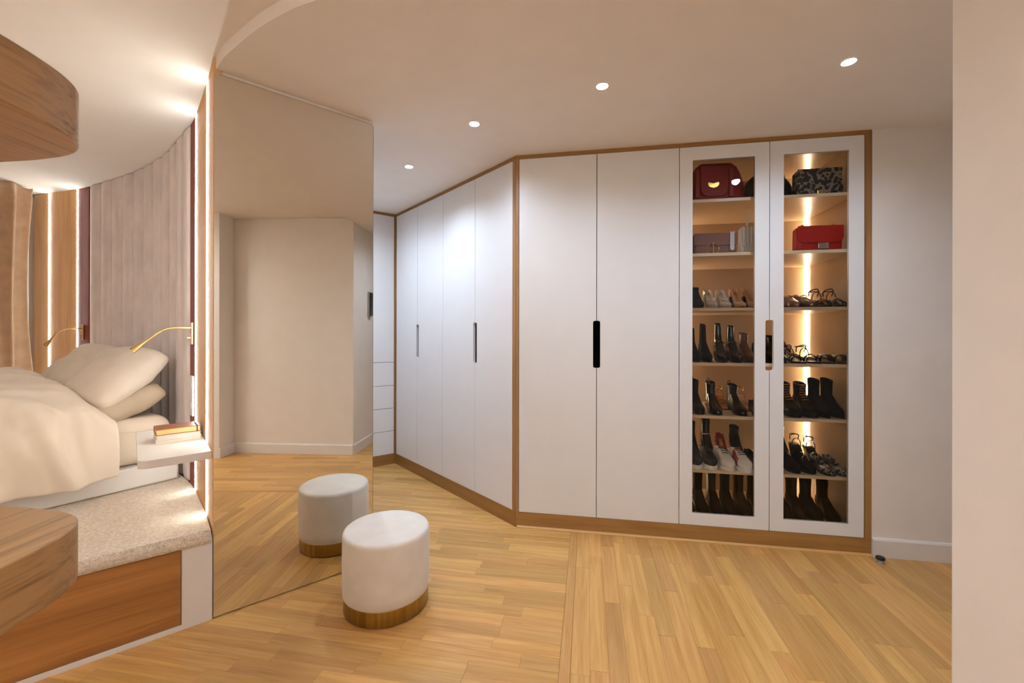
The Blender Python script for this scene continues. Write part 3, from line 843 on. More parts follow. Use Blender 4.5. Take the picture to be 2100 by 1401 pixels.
reading_lamp((sH1+sC)/2-.004, 'brass gooseneck reading lamp on the far side of the bed', 1.325, (0, .20), .095)
# socket plate under the right lamp
p = cpt((sB+sH0)/2+.004, -.0005); q_ = cpt((sB+sH0)/2+.03, -.0005); ang = math.atan2(q_[1]-p[1], q_[0]-p[0])
t = thing('socket_plate', 'white upright double socket plate under the right reading lamp', 'socket', (p[0], p[1], .82), ang)
MB().box(-.035, .035, 0, .010, 0, .235).build('plate', 'white', t, bevel=.003)
for z in (.06, .175):
    MB().lathe([(.021, 0), (.021, .003), (.018, .003)], n=20).build('socket', 'white2', t, smooth=40)
    o = t.children[-1]; o.rotation_euler = (-PI/2, 0, 0); o.location = (0, .0095, z)

# ------------------------------------------------------------------ curtain and rod
t = thing('curtain', 'beige velvet curtain hanging in soft folds at the left edge', 'curtain', (-4.17, 3.665, 0), math.radians(-6.3))
def curt(u, v):
    y = -1.20*u; z = .415+(2.562-.415)*v
    ph = y*2*PI/.19
    a = .048*(.75+.35*noise.noise(Vector((y*2, v*1.5, 0))))
    x = a*math.sin(ph+.6*noise.noise(Vector((y*3, v*2, 4)))) + .03*(1-v)**2*math.sin(y*5)
    pin = 1-.45*sstep(.93, 1, v); x *= pin
    yy = y+.02*math.cos(ph)*pin-(.06*math.sin(v*3.0)*(1-u)**8)+.045*(1-v)**2*(1-u)**6
    return (x, yy+.02, z+(.006*math.sin(ph*2) if v > .98 else 0))
o = MB().grid(curt, 150, 50).build('fabric', 'curtain', t, smooth=180); o.data.shade_smooth()
sd = o.modifiers.new('thickness', 'SOLIDIFY'); sd.thickness = .006
t = thing('curtain_rod', 'thin black curtain rod end under the ceiling', 'curtain rod', (-4.235, 3.735, 2.522), math.radians(-6.3))
MB().tube([(0, 0, 0), (0, -1.35, 0)], .010, 12).build('rod', 'black', t, smooth=40)
MB().tube([(0, .0, 0), (0, .012, 0), (0, .03, 0), (0, .034, 0)], [.010, .017, .017, .010], 12).build('finial', 'black', t, smooth=40)
for yb in (-.12, -1.3):
    MB().box(-.20, -.008, yb-.008, yb+.008, -.008, .008).build('bracket', 'black', t)

# ------------------------------------------------------------------ oak shelf unit with two rounded slabs at the left edge
t = thing('shelf_unit', 'oak shelf unit with two thick rounded shelves, cropped by left edge', 'shelf unit', (-1.06, .50, 0))
def roundrect(x0, x1, y0, y1, r, which):
    P = []
    for k, (cx, cy, a0) in enumerate(((x1-r, y0+r, -PI/2), (x1-r, y1-r, 0), (x0+r, y1-r, PI/2), (x0+r, y0+r, PI))):
        if k in which:
            for i in range(13): P.append((cx+r*math.cos(a0+PI/2*i/12), cy+r*math.sin(a0+PI/2*i/12)))
        else:
            P.append(((x1, y0), (x1, y1), (x0, y1), (x0, y0))[k])
    return P
OUT = [(-.36, -.42), (.270, -.42)]+catmull([(.271, -.1), (.272, .06), (.271, .14), (.268, .20), (.258, .255), (.238, .300), (.205, .335), (.160, .358), (.10, .374), (.03, .386), (-.12, .402), (-.30, .42)], 5)+[(-.36, .426)]
for nm, z0, z1, lb in (('shelf', .832, .940, None), ('shelf', 1.660, 1.764, None)):
    MB().prism(OUT, z0, z1).build(nm, 'slab', t, smooth=35, bevel=.003)
MB().box(-.36, -.32, -.42, .30, .0005, .832).build('upright', 'slab', t)
MB().box(-.36, -.32, -.42, .30, .940, 1.660).build('upright', 'slab', t)
MB().box(-.32, .1, -.42, -.40, .0005, .832).build('back_panel', 'slab', t)

# ------------------------------------------------------------------ stool
t = thing('stool', 'round cream velvet pouf stool with a gold base band', 'stool', (-.607, 2.063, 0))
MB().lathe([(.183, .0005), (.183, .008)], n=64).build('foot', 'black', t, smooth=40)
MB().lathe([(.196, .006), (.1975, .008), (.1975, .073), (.196, .0745)], n=96).build('base_band', 'gold', t, smooth=40)
MB().lathe([(.196, .0745), (.201, .080), (.203, .12), (.2035, .25), (.2025, .345), (.2015, .355), (.198, .363), (.192, .3675), (.183, .3695), (.15, .3715), (.08, .3735), (.01, .374)], n=96).build('upholstery', 'cream', t, smooth=60)

# ================================================================== BAGS
cx_, cy_ = math.cos(A1), math.sin(A1)
def cabw(s, q): return (V1[0]+cx_*s-cy_*q, V1[1]+cy_*s+cx_*q)
def citem(name, label, cat, s, q, z, rot=0, group=None):
    p = cabw(s, q); return thing(name, label, cat, (p[0], p[1], z+.0006), A1+rot, group)
def bagbody(w_, d_, h, top=.6, r=.3, dome=0, n=8, mb=None, lean=0):
    """soft body: rounded-rectangle rings, thinner at the top; dome rounds the upper outline"""
    mb = mb or MB(); rings = []
    K = 10
    for k in range(K+1):
        t_ = k/K
        e = .012 if k in (0, K) else 0
        dd = d_*(1-(1-top)*t_**1.3)/2-e
        ww = w_/2-e*1.2
        if dome: ww = w_/2*(1-dome*max(0, (t_-.35)/.65)**2.2)-e
        ring = []
        R = min(r*d_, dd*.95, ww*.9)
        for sx, sy, a0 in ((1, -1, -PI/2), (1, 1, 0), (-1, 1, PI/2), (-1, -1, PI)):
            for j in range(6):
                a = a0+PI/2*j/5
                ring.append((sx*(ww-R)+R*math.cos(a), sy*(dd-R)+R*math.sin(a)+lean*t_, h*t_))
        rings.append(ring)
    mb.loft(rings); return mb
def flap(w_, d0, h0, h1, th=.006, dy=.01, rr=.03):
    """front flap: rounded lower corners, lying proud of the body's front"""
    P = []
    for cx, cz, a0 in ((w_/2-rr, h0+rr, -PI/2),):
        P += [(cx+rr*math.cos(a0+PI/2*i/6), cz+rr*math.sin(a0+PI/2*i/6)) for i in range(7)]
    P += [(w_/2, h1), (-w_/2, h1)]
    P += [(-w_/2+rr+rr*math.cos(PI+PI/2*i/6), h0+rr+rr*math.sin(PI+PI/2*i/6)) for i in range(7)]
    return P
GB = 'handbags in the glazed cabinet'
Z1, Z2, Z3, Z4, Z5, Z6, Z7 = 2.170, 1.825, 1.475, 1.125, .788, .440, .12
# top shelf
t = citem('handbag', 'large deep red leather handbag with gold clasp on the top shelf', 'handbag', 1.318, .20, Z1, .05, GB)
bagbody(.35, .15, .272, .45, .35, .34).build('body', 'deep_red_leather', t, smooth=60)
m = MB(); P = flap(.17, 0, .035, .232, rr=.05); m.slab([(x-.03, z) for x, z in P], -.088, -.080); o = m.build('flap', 'deep_red_leather', t, bevel=.003)
m = MB(); m.slab([(-.075, .108), (-.064, .092), (-.04, .085), (-.016, .092), (-.004, .108), (-.006, .124), (-.024, .122), (-.04, .116), (-.056, .122), (-.074, .124)], -.096, -.088); m.build('clasp', 'gold_metal', t, bevel=.002)
for xs in (-.135, .075):
    MB().box(xs-.013, xs+.013, -.084, -.074, .03, .215).build('strap', 'deep_red_leather', t, bevel=.003)
t = citem('handbag', 'black domed handbag behind the middle door frame, top shelf', 'handbag', 1.655, .26, Z1, 0, GB)
bagbody(.31, .13, .215, .4, .35, .62).build('body', 'black_leather', t, smooth=60)
MB().tube(catmull([(-.09, -.055, .12), (-.07, -.065, .19), (0, -.06, .212), (.07, -.065, .19), (.09, -.055, .12)], 6), .006, 8).build('handle', 'black_leather', t, smooth=60)
t = citem('handbag', 'black and grey snakeskin print flap bag, right of the top shelf', 'handbag', 1.912, .165, Z1, -.02, GB)
bagbody(.262, .09, .180, .75, .25).build('body', 'snake', t, smooth=60)
MB().slab([(x, z) for x, z in flap(.250, 0, .030, .178, rr=.012)], -.0475, -.0405).build('flap', 'snake', t, bevel=.002)
MB().box(-.017, .017, -.054, -.0475, .010, .040).build('clasp', 'gold_metal', t, bevel=.003)
ch = MB()
for i in range(22):
    a = i/21; ch.tube([(.128+.008*math.sin(i*1.3), -.03+.06*a, .02+.15*math.sin(a*PI)), (.130+.008*math.sin(i*1.3+1), -.026+.06*a, .028+.15*math.sin(min(1, a+.045)*PI))], .0045, 6)
ch.build('chain', 'silver_metal', t, smooth=40)
# second shelf
t = citem('handbag', 'mauve flap bag with gold letter clasp and braided strap, second shelf', 'handbag', 1.298, .16, Z2, .02, GB)
bagbody(.27, .075, .142, .8, .3).build('body', 'mauve_leather', t, smooth=60)
MB().slab(flap(.262, 0, .062, .141, rr=.008), -.0405, -.034).build('flap', 'mauve_leather', t, bevel=.002)
cl = MB()
def arc(cx, cz, r0, a0, a1, mb, n=12):
    P = [(cx+r0*math.cos(a0+(a1-a0)*i/n), -.043, cz+r0*1.15*math.sin(a0+(a1-a0)*i/n)) for i in range(n+1)]
    mb.tube(P, .0034, 6)
cl.box(-.018, -.011, -.047, -.0405, .004, .076)
arc(-.022, .040, .031, PI*.60, PI*1.40, cl); arc(-.010, .040, .031, -PI*.42, PI*.42, cl)
cl.box(-.024, -.004, -.0465, -.0412, .072, .077); cl.box(-.024, -.004, -.0465, -.0412, .004, .009)
lab(cl.build('letter_clasp', 'gold_metal', t, smooth=40), 'gold letters C D clasp')
st = MB()
for i in range(9):
    z = .145-.013*i
    st.tube([(.088, -.047, z), (.100, -.049, z-.008), (.112, -.047, z)], .0048, 6); st.tube([(.112, -.047, z-.006), (.100, -.051, z-.014), (.088, -.047, z-.006)], .0042, 6)
st.build('braided_strap', 'silver_leather', t, smooth=40)
t = citem('handbag', 'silver grey ribbed bag with a pale looped strap, second shelf', 'handbag', 1.562, .17, Z2, 0, GB)
bagbody(.21, .08, .185, .7, .3).build('body', 'silver_leather', t, smooth=60)
for i in range(9):
    x = -.086+.0215*i
    MB().box(x-.0075, x+.0075, -.044, -.034, .05, .178).build('rib', 'silver_leather', t, bevel=.003)
MB().tube(catmull([(-.05, .0, .175), (-.06, .0, .22), (-.05, .005, .265), (-.035, .004, .29), (-.042, .006, .25), (-.052, .012, .20)], 8), .004, 8).build('strap', 'white_canvas', t, smooth=60)
t = citem('handbag', 'bright red flap bag with square grey clasp, second shelf', 'handbag', 1.910, .155, Z2, .03, GB)
bagbody(.265, .085, .160, .85, .3).build('body', 'red_leather', t, smooth=60)
MB().slab(flap(.262, 0, .054, .162, rr=.04), -.050, -.041).build('flap', 'red_leather', t, bevel=.005)
MB().box(-.02, .042, -.058, -.050, .016, .052).build('clasp', 'silver_metal', t, bevel=.003)
for xs in (-.085, .095):
    MB().tube(catmull([(xs-.008, 0, .155), (xs-.006, 0, .174), (xs+.006, 0, .174), (xs+.008, 0, .155)], 4), .004, 6).build('strap_ring', 'gold_metal', t, smooth=60)

# ================================================================== SHOES
def ring_pt(wt, zb, zt, cav, kind_open, yy, cx=0):
    pts = []
    base = [(-.80, 0), (0, -.0), (.80, 0), (1.0, .32), (.95, .72)]
    for x, z in base: pts.append((cx+x*wt, yy, zb+z*(zt-zb)))
    if kind_open > .01:
        o = kind_open
        rim = [(.86, 1.0), (.62, 1-.25*o), (.40, 1-cav), (0, 1-cav), (-.40, 1-cav), (-.62, 1-.25*o), (-.86, 1.0)]
        closed = [(.80, .92), (.56, 1.0), (.30, 1.04), (0, 1.06), (-.30, 1.04), (-.56, 1.0), (-.80, .92)]
        for (a, b_), (c, d) in zip(rim, closed):
            pts.append((cx+(a*o+c*(1-o))*wt, yy, zb+(b_*o+d*(1-o))*(zt-zb)))
    else:
        for x, z in [(.80, .90), (.56, 1.0), (.30, 1.05), (0, 1.07), (-.30, 1.05), (-.56, 1.0), (-.80, .90)]:
            pts.append((cx+x*wt, yy, zb+z*(zt-zb)))
    pts.append((cx-.95*wt, yy, zb+.72*(zt-zb))); pts.append((cx-1.0*wt, yy, zb+.32*(zt-zb)))
    return pts
TS = [0, .03, .08, .15, .23, .31, .40, .48, .55, .62, .70, .78, .85, .91, .96, 1.0]
WR = [(0, .30), (.03, .55), (.08, .68), (.15, .73), (.31, .68), (.48, .74), (.62, .92), (.70, 1.0), (.78, .98), (.85, .86), (.91, .68), (.96, .44), (1, .12)]
WPT = [(0, .30), (.03, .55), (.08, .66), (.15, .70), (.31, .64), (.48, .70), (.62, .88), (.70, .92), (.78, .80), (.85, .60), (.91, .40), (.96, .22), (1, .05)]
def sole_z(t_, heel): return heel*(1-sstep(.22, .70, t_))
def make_shoe(t, kind, col, L=.245, W=.078, heel=.02, toe='round', sole='black_leather', shaft=.10, lace=None, trim=None, heelw=.5, shaft_top=None, lining=None, thick=.006, cap=None, stripe=None):
    wt = WPT if toe == 'point' else WR
    Y = lambda u: L/2-u*L              # heel at +y (back), toe at -y (viewer)
    hw = W/2
    sb = lambda u: sole_z(u, heel)+thick
    # sole
    def sole_ring(u, z0, z1, k):
        a = interp(wt, u)*hw*k
        return [(-a, Y(u), z0), (0, Y(u)+(0), z0), (a, Y(u), z0), (a*1.02, Y(u), z1), (0, Y(u), z1), (-a*1.02, Y(u), z1)]
    sm = MB(); sm.loft([sole_ring(u, sole_z(u, heel), sole_z(u, heel)+thick, 1.05) for u in TS])
    sm.build('sole', sole, t, smooth=50)
    if heel > .028:
        h = MB(); hz = heel; a = interp(wt, .10)*hw; n = 10
        rings = []
        for z, k, sh in ((hz+.002, 1.0, 0), (hz*.7, 1-.35*(1-heelw), .04), (hz*.3, heelw+.05, .02), (0, heelw, 0)):
            rings.append([(a*k*math.cos(2*PI*j/n), Y(.09)-sh*L*.3+.028*k*math.sin(2*PI*j/n)*(1 if k > .5 else .8)+.010*(1-k), z) for j in range(n)])
        h.loft(rings[::-1]); h.build('heel', sole if trim is None else trim, t, smooth=50)
    if kind in ('pump', 'flat', 'loafer', 'mule'):
        op = {'pump': .60, 'flat': .60, 'loafer': .46, 'mule': .50}[kind]
        HT = {'pump': [(0, .060), (.1, .056), (.3, .040), (.5, .026), (.6, .034), (.7, .036), (.85, .028), (1, .014)],
              'flat': [(0, .052), (.1, .048), (.3, .034), (.5, .026), (.6, .034), (.7, .036), (.85, .030), (1, .016)],
              'loafer': [(0, .060), (.1, .056), (.3, .050), (.46, .058), (.55, .058), (.7, .044), (.85, .034), (1, .018)],
              'mule': [(0, .012), (.3, .012), (.42, .03), (.5, .056), (.6, .056), (.7, .046), (.85, .034), (1, .018)]}[kind]
        rings = []
        for u in TS:
            o = 1-sstep(op-.05, op+.06, u)
            rings.append(ring_pt(interp(wt, u)*hw, sb(u), sb(u)+interp(HT, u), .80, o if u > 0 else o*.2, Y(u)))
        up = MB(); up.loft(rings); up.build('upper', col, t, smooth=50)
        ins = MB(); rr = []
        for u in TS[1:10]:
            a = interp(wt, u)*hw*.66; z = sb(u)+interp(HT, u)*.24+.002
            rr.append([(-a, Y(u), z), (-a, Y(u), z+.002), (a, Y(u), z+.002), (a, Y(u), z)])
        ins.loft(rr); ins.build('insole', lining or 'insole', t)
        if lace == 'bit':
            MB().tube([(-hw*.62, Y(.52), sb(.52)+.062), (0, Y(.53), sb(.52)+.070), (hw*.62, Y(.52), sb(.52)+.062)], .0035, 8).build('metal_bit', 'gold_metal', t, smooth=40)
        if lace == 'bow':
            b_ = MB()
            for sg in (-1, 1): b_.loft([[(sg*x, Y(.60)-.004, sb(.6)+.040+z), (sg*x, Y(.60)+.010, sb(.6)+.044+z), (sg*x, Y(.60)+.004, sb(.6)+.048+z*1.4)] for x, z in ((.002, 0), (.014, .006), (.024, .010))])
            b_.build('bow', col, t, smooth=40)
    if kind in ('boot', 'sneaker', 'laceup'):
        low = kind == 'sneaker'
        HT = [(0, .070), (.1, .085), (.3, .095), (.45, .082), (.6, .060), (.75, .046), (.9, .034), (1, .016)] if not low else [(0, .058), (.1, .062), (.25, .058), (.36, .074), (.5, .074), (.65, .058), (.8, .044), (.9, .036), (1, .020)]
        rings = []
        for u in TS:
            o = (1-sstep(.30, .40, u)) if low else 0
            rings.append(ring_pt(interp(wt, u)*hw, sb(u), sb(u)+interp(HT, u), .62, o if u > 0 else 0, Y(u)))
        up = MB(); up.loft(rings)
        if not low:
            n = 18; z0 = sb(.15)+.035; z1 = sb(.15)+shaft
            rs = []
            for z, ry, rx, cy in ((z0, .056, hw*.76, .225), (z0+(z1-z0)*.25, .049, hw*.70, .21), (z0+(z1-z0)*.6, .047, hw*.72, .205), (z1, .050, hw*.80, .205)):
                ry *= L/.245
                if shaft_top == 'taper': k = 1-.35*(z-z0)/(z1-z0); ry *= k; rx *= k
                rs.append([(rx*math.cos(2*PI*j/n), Y(cy)+ry*math.sin(2*PI*j/n), z+(.010*math.sin(2*PI*j/n) if z == z1 else 0)) for j in range(n)])
            top = rs[-1]; c = Vector((0, Y(.205), z1))
            rs.append([tuple(c+(Vector(p)-c)*.90) for p in top]); rs.append([tuple(c+(Vector(p)-c)*.84-Vector((0, 0, .035))) for p in top])
            up.loft(rs)
        up.build('upper', col, t, smooth=55)
        if not low and shaft_top == 'tab':
            MB().tube(catmull([(-.006, Y(.0)+.004, sb(.15)+shaft-.02), (-.006, Y(.0)+.008, sb(.15)+shaft+.018), (.006, Y(.0)+.008, sb(.15)+shaft+.018), (.006, Y(.0)+.004, sb(.15)+shaft-.02)], 5), .003, 6).build('pull_tab', trim or col, t, smooth=50)
        if low:
            tg = MB(); tg.box(-.02, .02, Y(.40), Y(.36), sb(.4)+.05, sb(.4)+.088); tg.build('tongue', trim or col, t, bevel=.004)
            tc_ = MB(); tc_.loft([ring_pt(interp(wt, u)*hw*1.03, sb(u), sb(u)+interp(HT, u)*1.03, .5, 0, Y(u)-.001) for u in TS[11:]]); tc_.build('toe_cap', cap or sole, t, smooth=55)
            if stripe:
                sp = MB(); rr = []
                for u in (.34, .42, .50, .58, .66, .72):
                    a = interp(wt, u)*hw; z = sb(u); h = interp(HT, u)
                    rr.append([(-a*1.03, Y(u), z+h*.12), (-a*1.05, Y(u), z+h*.5), (-a*.84, Y(u), z+h*.98), (-a*.80, Y(u), z+h*.9), (-a*.9, Y(u), z+h*.5), (-a*.9, Y(u), z+h*.12)])
                sp.loft(rr); sp.build('side_panel', stripe, t, smooth=50)
        if kind == 'laceup' or low:
            lc = MB(); us = (.42, .48, .54, .60) if low else (.30, .36, .42, .48, .54)
            for u in us:
                zt = sb(u)+interp(HT, u)*1.06+.001
                lc.tube([(-hw*.46, Y(u), zt-.003), (0, Y(u)-.004, zt+.003), (hw*.46, Y(u), zt-.003)], .0028, 6)
            if not low:
                for i in range(4):
                    z = sb(.15)+shaft*(.62+.11*i); lc.tube([(-.018, Y(.36)-.006, z), (0, Y(.38)-.006, z+.003), (.018, Y(.36)-.006, z)], .0028, 6)
            lc.build('laces', lace or 'black_leather', t, smooth=40)
        if lace == 'glint':
            MB().tube([(-hw*.8, Y(.36), sb(.3)+.06), (0, Y(.46), sb(.4)+.088), (hw*.8, Y(.36), sb(.3)+.06)], .004, 6).build('buckle_strap', 'silver_metal', t, smooth=40)
    if kind in ('sandal', 'slide'):
        fb = MB(); fb.loft([[(-interp(wt, u)*hw*.98, Y(u), sb(u)), (interp(wt, u)*hw*.98, Y(u), sb(u)), (interp(wt, u)*hw*.94, Y(u), sb(u)+.005), (-interp(wt, u)*hw*.94, Y(u), sb(u)+.005)] for u in TS]); fb.build('footbed', lining or 'insole', t, smooth=40)
        def band(u, h, wd_, nm='strap', m_=None):
            b_ = MB(); rr = []
            a = interp(wt, u)*hw*1.02
            for i in range(9):
                th = PI*i/8; x = a*math.cos(th); z = sb(u)+h*math.sin(th)**.7
                rr.append([(x, Y(u)-wd_/2, z), (x, Y(u)+wd_/2, z), (x*1.05, Y(u)+wd_/2, z+.003), (x*1.05, Y(u)-wd_/2, z+.003)])
            b_.loft(rr); return b_.build(nm, m_ or col, t, smooth=40)
        if kind == 'slide': band(.64, .046, .062); band(.645, .0495, .014, 'trim_band', trim or 'white_canvas')
        else:
            band(.72, .034, .014); band(.60, .042, .014); band(.34, .060, .010)
            a = interp(wt, .1)*hw
            an = MB(); an.tube(catmull([(a*.9, Y(.16), sb(.1)+.03), (a*1.0, Y(.22), sb(.1)+.062), (0, Y(.34), sb(.1)+.075), (-a*1.0, Y(.22), sb(.1)+.062), (-a*.9, Y(.16), sb(.1)+.03)], 5), .0035, 6)
            an.tube(catmull([(a*1.0, Y(.22), sb(.1)+.062), (a*.7, Y(.06), sb(.1)+.064), (0, Y(.0), sb(.1)+.064), (-a*.7, Y(.06), sb(.1)+.064), (-a*1.0, Y(.22), sb(.1)+.062)], 5), .0035, 6)
            an.build('ankle_strap', col, t, smooth=40)
            if trim: MB().box(-.009, .009, Y(.60)-.008, Y(.60)+.008, sb(.6)+.043, sb(.6)+.050).build('buckle', trim, t, bevel=.002)
    return t
GS = {1: 'shoes on the third shelf', 2: 'shoes on the fourth shelf', 3: 'shoes on the fifth shelf', 4: 'shoes on the sixth shelf', 5: 'boots at the bottom of the cabinet'}
def shoe(g_, z, s, q, label, kind, col, rot=0, name='shoe', tilt=0, **kw):
    t = citem(name, label, 'boot' if name.endswith('boot') else ('sneaker' if name == 'sneaker' else 'shoe'), s, q, z, rot, GS[g_])
    make_shoe(t, kind, col, **kw)
    if tilt: t.rotation_euler = (tilt, 0, A1+rot)
    return t
Q = .190
# third shelf, left pane
shoe(1, Z3, 1.205, Q+.02, 'black heeled ankle boot at the left end of the third shelf', 'boot', 'black_suede', heel=.05, shaft=.098, toe='point', name='ankle_boot', heelw=.6)
shoe(1, Z3, 1.287, Q, 'left pale satin court shoe with bow, third shelf', 'pump', 'clear_white', heel=.075, toe='point', lace='bow', sole='clear_white', heelw=.3)
shoe(1, Z3, 1.370, Q, 'right pale satin court shoe with bow, third shelf', 'pump', 'clear_white', heel=.075, toe='point', lace='bow', sole='clear_white', heelw=.3)
shoe(1, Z3, 1.456, Q, 'nude court shoe with a black toe, left of its pair, third shelf', 'pump', 'nude_leather', heel=.08, toe='point', heelw=.3)
shoe(1, Z3, 1.540, Q, 'nude court shoe with a black toe, beside the middle door frame', 'pump', 'nude_leather', heel=.08, toe='point', heelw=.3)
# third shelf, right pane
shoe(1, Z3, 1.765, Q, 'left bronze loafer with gold bit at right pane, third shelf', 'loafer', 'bronze_leather', lace='bit')
shoe(1, Z3, 1.850, Q, 'right bronze loafer with gold bit at right pane, third shelf', 'loafer', 'bronze_leather', lace='bit')
shoe(1, Z3, 1.815, Q+.20, 'left dusty pink court shoe behind the bronze loafers', 'pump', 'pink_leather', heel=.05, L=.22)
shoe(1, Z3, 1.915, Q+.20, 'right dusty pink court shoe behind the bronze loafers', 'pump', 'pink_leather', heel=.05, L=.22)
shoe(1, Z3, 1.945, Q, 'left black strappy sandal with gold buckle, third shelf', 'sandal', 'black_leather', heel=.045, trim='gold_metal', lining='black_leather')
shoe(1, Z3, 2.030, Q, 'right black strappy sandal with gold buckle, third shelf', 'sandal', 'black_leather', heel=.045, trim='gold_metal', lining='black_leather')
# fourth shelf, left
shoe(2, Z4, 1.188, Q+.02, 'black suede boot with tapered shaft, left of its pair, fourth shelf', 'boot', 'black_suede', heel=.04, shaft=.175, shaft_top='taper', toe='point', name='ankle_boot', W=.07)
shoe(2, Z4, 1.262, Q+.02, 'black suede boot with tapered shaft, right of its pair, fourth shelf', 'boot', 'black_suede', heel=.04, shaft=.20, shaft_top='taper', toe='point', name='ankle_boot', W=.07)
shoe(2, Z4, 1.350, Q, 'left glossy black pointed ankle boot on the fourth shelf', 'boot', 'black_patent', heel=.06, shaft=.185, shaft_top='taper', toe='point', name='ankle_boot', lace='glint', rot=-.05)
shoe(2, Z4, 1.434, Q, 'right glossy black pointed ankle boot on the fourth shelf', 'boot', 'black_patent', heel=.06, shaft=.17, shaft_top='taper', toe='point', name='ankle_boot', lace='glint')
shoe(2, Z4, 1.520, Q+.02, 'brown ankle boot on fourth shelf, next to the middle frame', 'boot', 'brown_leather', heel=.05, shaft=.13, toe='point', name='ankle_boot', W=.074)
shoe(2, Z4, 1.605, Q, 'black shoe with tan lining seen through the finger slot', 'pump', 'black_suede', heel=.06, lining='tan_leather')
shoe(2, Z4, 1.690, Q+.01, 'black ankle boot behind the right door frame, fourth shelf', 'boot', 'black_leather', heel=.04, shaft=.12, name='ankle_boot')
shoe(2, Z4, 1.785, Q-.01, 'left black sandal with gold buckle, fourth shelf', 'sandal', 'black_patent', trim='gold_metal', lining='black_leather', heel=.03, rot=.1)
shoe(2, Z4, 1.872, Q-.01, 'right black sandal with gold buckle, fourth shelf', 'sandal', 'black_patent', trim='gold_metal', lining='black_leather', heel=.03, rot=.1)
shoe(2, Z4, 1.835, Q+.205, 'brown high-heeled platform shoe at the back of the fourth shelf', 'pump', 'brown_leather', heel=.095, thick=.022, L=.22, trim='black_leather', heelw=.6, rot=.5)
shoe(2, Z4, 1.955, Q, 'left dark slide sandal with white trim, fourth shelf', 'slide', 'black_leather', trim='white_canvas', lining='brown_leather', rot=.06)
shoe(2, Z4, 2.036, Q, 'right dark slide sandal with white trim, fourth shelf', 'slide', 'black_leather', trim='white_canvas', lining='brown_leather', rot=.04)
# fifth shelf, left
shoe(3, Z5, 1.200, Q, 'plain black ankle boot at the left end of the fifth shelf', 'boot', 'black_leather', heel=.035, shaft=.16, name='ankle_boot', shaft_top='tab')
shoe(3, Z5, 1.305, Q-.005, 'glossy black ankle boot with pull tab, fifth shelf', 'boot', 'black_patent', heel=.035, shaft=.15, name='ankle_boot', shaft_top='tab', toe='round')
shoe(3, Z5, 1.410, Q+.20, 'left gold sandal behind the black boots, fifth shelf', 'sandal', 'gold_metal', heel=.07, L=.22, lining='tan_leather')
shoe(3, Z5, 1.448, Q-.01, 'black ankle boot with elastic side, middle of the fifth shelf', 'boot', 'black_leather', heel=.035, shaft=.135, name='ankle_boot', shaft_top='tab', rot=.06)
shoe(3, Z5, 1.545, Q+.17, 'right gold sandal behind the black boots, fifth shelf', 'sandal', 'gold_metal', heel=.07, L=.22, lining='nude_leather')
shoe(3, Z5, 1.555, Q-.06, 'black loafer beside the middle frame, fifth shelf', 'loafer', 'black_leather', L=.20)
# fifth shelf, right
shoe(3, Z5, 1.765, Q, 'left black lace-up boot with gold stripe laces, fifth shelf', 'laceup', 'black_leather', heel=.03, thick=.016, shaft=.15, lace='gold_metal', name='lace_up_boot', W=.088)
shoe(3, Z5, 1.860, Q, 'right black lace-up boot with gold stripe laces, fifth shelf', 'laceup', 'black_leather', heel=.03, thick=.016, shaft=.15, lace='gold_metal', name='lace_up_boot', W=.088)
shoe(3, Z5, 1.948, Q+.01, 'black ankle boot with pointed toe, left of the right-hand pair', 'boot', 'black_suede', heel=.04, shaft=.175, name='ankle_boot', toe='point', W=.075)
shoe(3, Z5, 2.030, Q+.02, 'black ankle boot at the right end of the fifth shelf', 'boot', 'black_suede', heel=.04, shaft=.175, name='ankle_boot', toe='point', W=.075)
# sixth shelf, left
shoe(4, Z6, 1.175, Q-.02, 'left charcoal sneaker with white sole, sixth shelf', 'sneaker', 'charcoal_canvas', sole='white_rubber', cap='charcoal_canvas', thick=.026, name='sneaker', W=.086, lace='charcoal_canvas')
shoe(4, Z6, 1.266, Q-.02, 'right charcoal sneaker with white sole, sixth shelf', 'sneaker', 'charcoal_canvas', sole='white_rubber', cap='charcoal_canvas', thick=.026, name='sneaker', W=.086, lace='charcoal_canvas')
shoe(4, Z6, 1.362, Q-.03, 'left white sneaker with grey red laces, sixth shelf', 'sneaker', 'white_canvas', sole='white_rubber', thick=.022, name='sneaker', W=.086, trim='red_canvas', lace='charcoal_canvas', rot=.10)
shoe(4, Z6, 1.456, Q-.05, 'right white sneaker with red side and laces, sixth shelf', 'sneaker', 'white_canvas', sole='white_rubber', thick=.022, name='sneaker', W=.086, trim='red_canvas', lace='charcoal_canvas', stripe='red_canvas', rot=.12)
shoe(4, Z6, 1.552, Q, 'black pointed shoe next to the red and white sneaker', 'loafer', 'black_leather', toe='point')
shoe(4, Z6, 1.225, Q+.205, 'black ankle boot standing behind the charcoal sneakers', 'boot', 'black_leather', heel=.07, shaft=.15, name='ankle_boot', L=.21)
shoe(4, Z6, 1.325, Q+.205, 'black ankle boot with silver strap behind white sneaker', 'boot', 'black_patent', heel=.085, shaft=.16, name='ankle_boot', L=.21, lace='glint')
shoe(4, Z6, 1.425, Q+.205, 'red and black heeled shoe behind the sneakers, sixth shelf', 'pump', 'deep_red_leather', heel=.085, L=.21, trim='red_leather')
shoe(4, Z6, 1.520, Q+.205, 'black high shoe sloping behind the red sneaker', 'boot', 'black_suede', heel=.085, shaft=.11, name='ankle_boot', L=.21, toe='point')
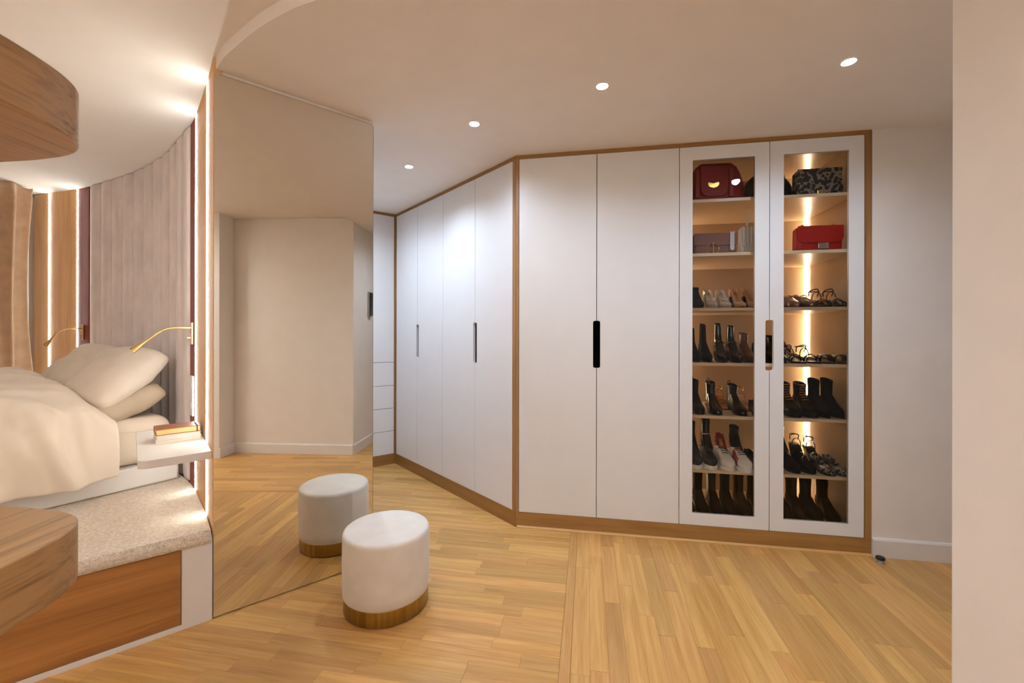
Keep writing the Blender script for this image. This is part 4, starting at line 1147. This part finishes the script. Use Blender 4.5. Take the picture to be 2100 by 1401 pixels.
# sixth shelf, right
shoe(4, Z6, 1.765, Q, 'black suede loafer at the left of the right pane, sixth shelf', 'loafer', 'black_suede', heel=.02)
o = shoe(4, Z6, 1.853, Q, 'black shoe with round silver letter buckle, sixth shelf', 'loafer', 'black_suede', heel=.02)
bk = MB()
for a0, a1 in ((.15, .95),):
    P = [(.021*math.cos(PI*2*(a0+(a1-a0)*i/14)), -.028, .074+.021*math.sin(PI*2*(a0+(a1-a0)*i/14))) for i in range(15)]; bk.tube(P, .003, 6)
bk.tube([(0, -.028, .074), (.018, -.030, .076)], .003, 6)
bk.build('buckle', 'silver_metal', o, smooth=40)
shoe(4, Z6, 1.945, Q-.02, 'left grey patterned flat shoe, sixth shelf', 'flat', 'snake2', toe='round', lining='black_leather', rot=.08)
shoe(4, Z6, 2.030, Q-.02, 'right grey patterned flat shoe, sixth shelf', 'flat', 'snake2', toe='round', lining='black_leather', rot=.06)
shoe(4, Z6, 1.815, Q+.205, 'tall black boot behind the black suede loafer, sixth shelf', 'boot', 'black_leather', heel=.07, shaft=.15, name='ankle_boot', L=.21)
shoe(4, Z6, 1.915, Q+.205, 'black strappy sandal at back of sixth shelf, right pane', 'sandal', 'black_leather', heel=.09, L=.21, lining='black_leather')
shoe(4, Z6, 2.005, Q+.205, 'black heeled sandal near the right rear light strip', 'sandal', 'black_patent', heel=.075, L=.21, lining='black_leather', trim='silver_metal')
# bottom
for i, (s, h, c_, ex) in enumerate(((1.150, .27, 'black_leather', 'leftmost'), (1.238, .285, 'black_suede', 'second from the left'), (1.326, .28, 'black_leather', 'third from the left'), (1.414, .285, 'black_suede', 'fourth from the left'), (1.502, .275, 'dark_brown_leather', 'dark brown, fifth from the left'),
                              (1.590, .27, 'black_leather', 'behind the middle frame'), (1.745, .255, 'black_leather', 'left in the right pane'), (1.832, .26, 'dark_brown_leather', 'dark brown, second in the right pane'), (1.918, .255, 'black_suede', 'third in the right pane'), (2.018, .25, 'black_leather', 'rightmost'))):
    shoe(5, Z7, s, Q+.05, 'tall boot on the cabinet bottom, '+ex, 'boot', c_, heel=.03, shaft=h-.065, name='tall_boot', shaft_top='tab', trim='silver_metal' if i in (1, 4, 7) else None, W=.080, rot=0)
shoe(5, Z7, 1.280, Q-.085+.0, 'ochre flat shoe between the tall boots at the bottom', 'flat', 'yellow_leather', L=.12, W=.055) if False else None
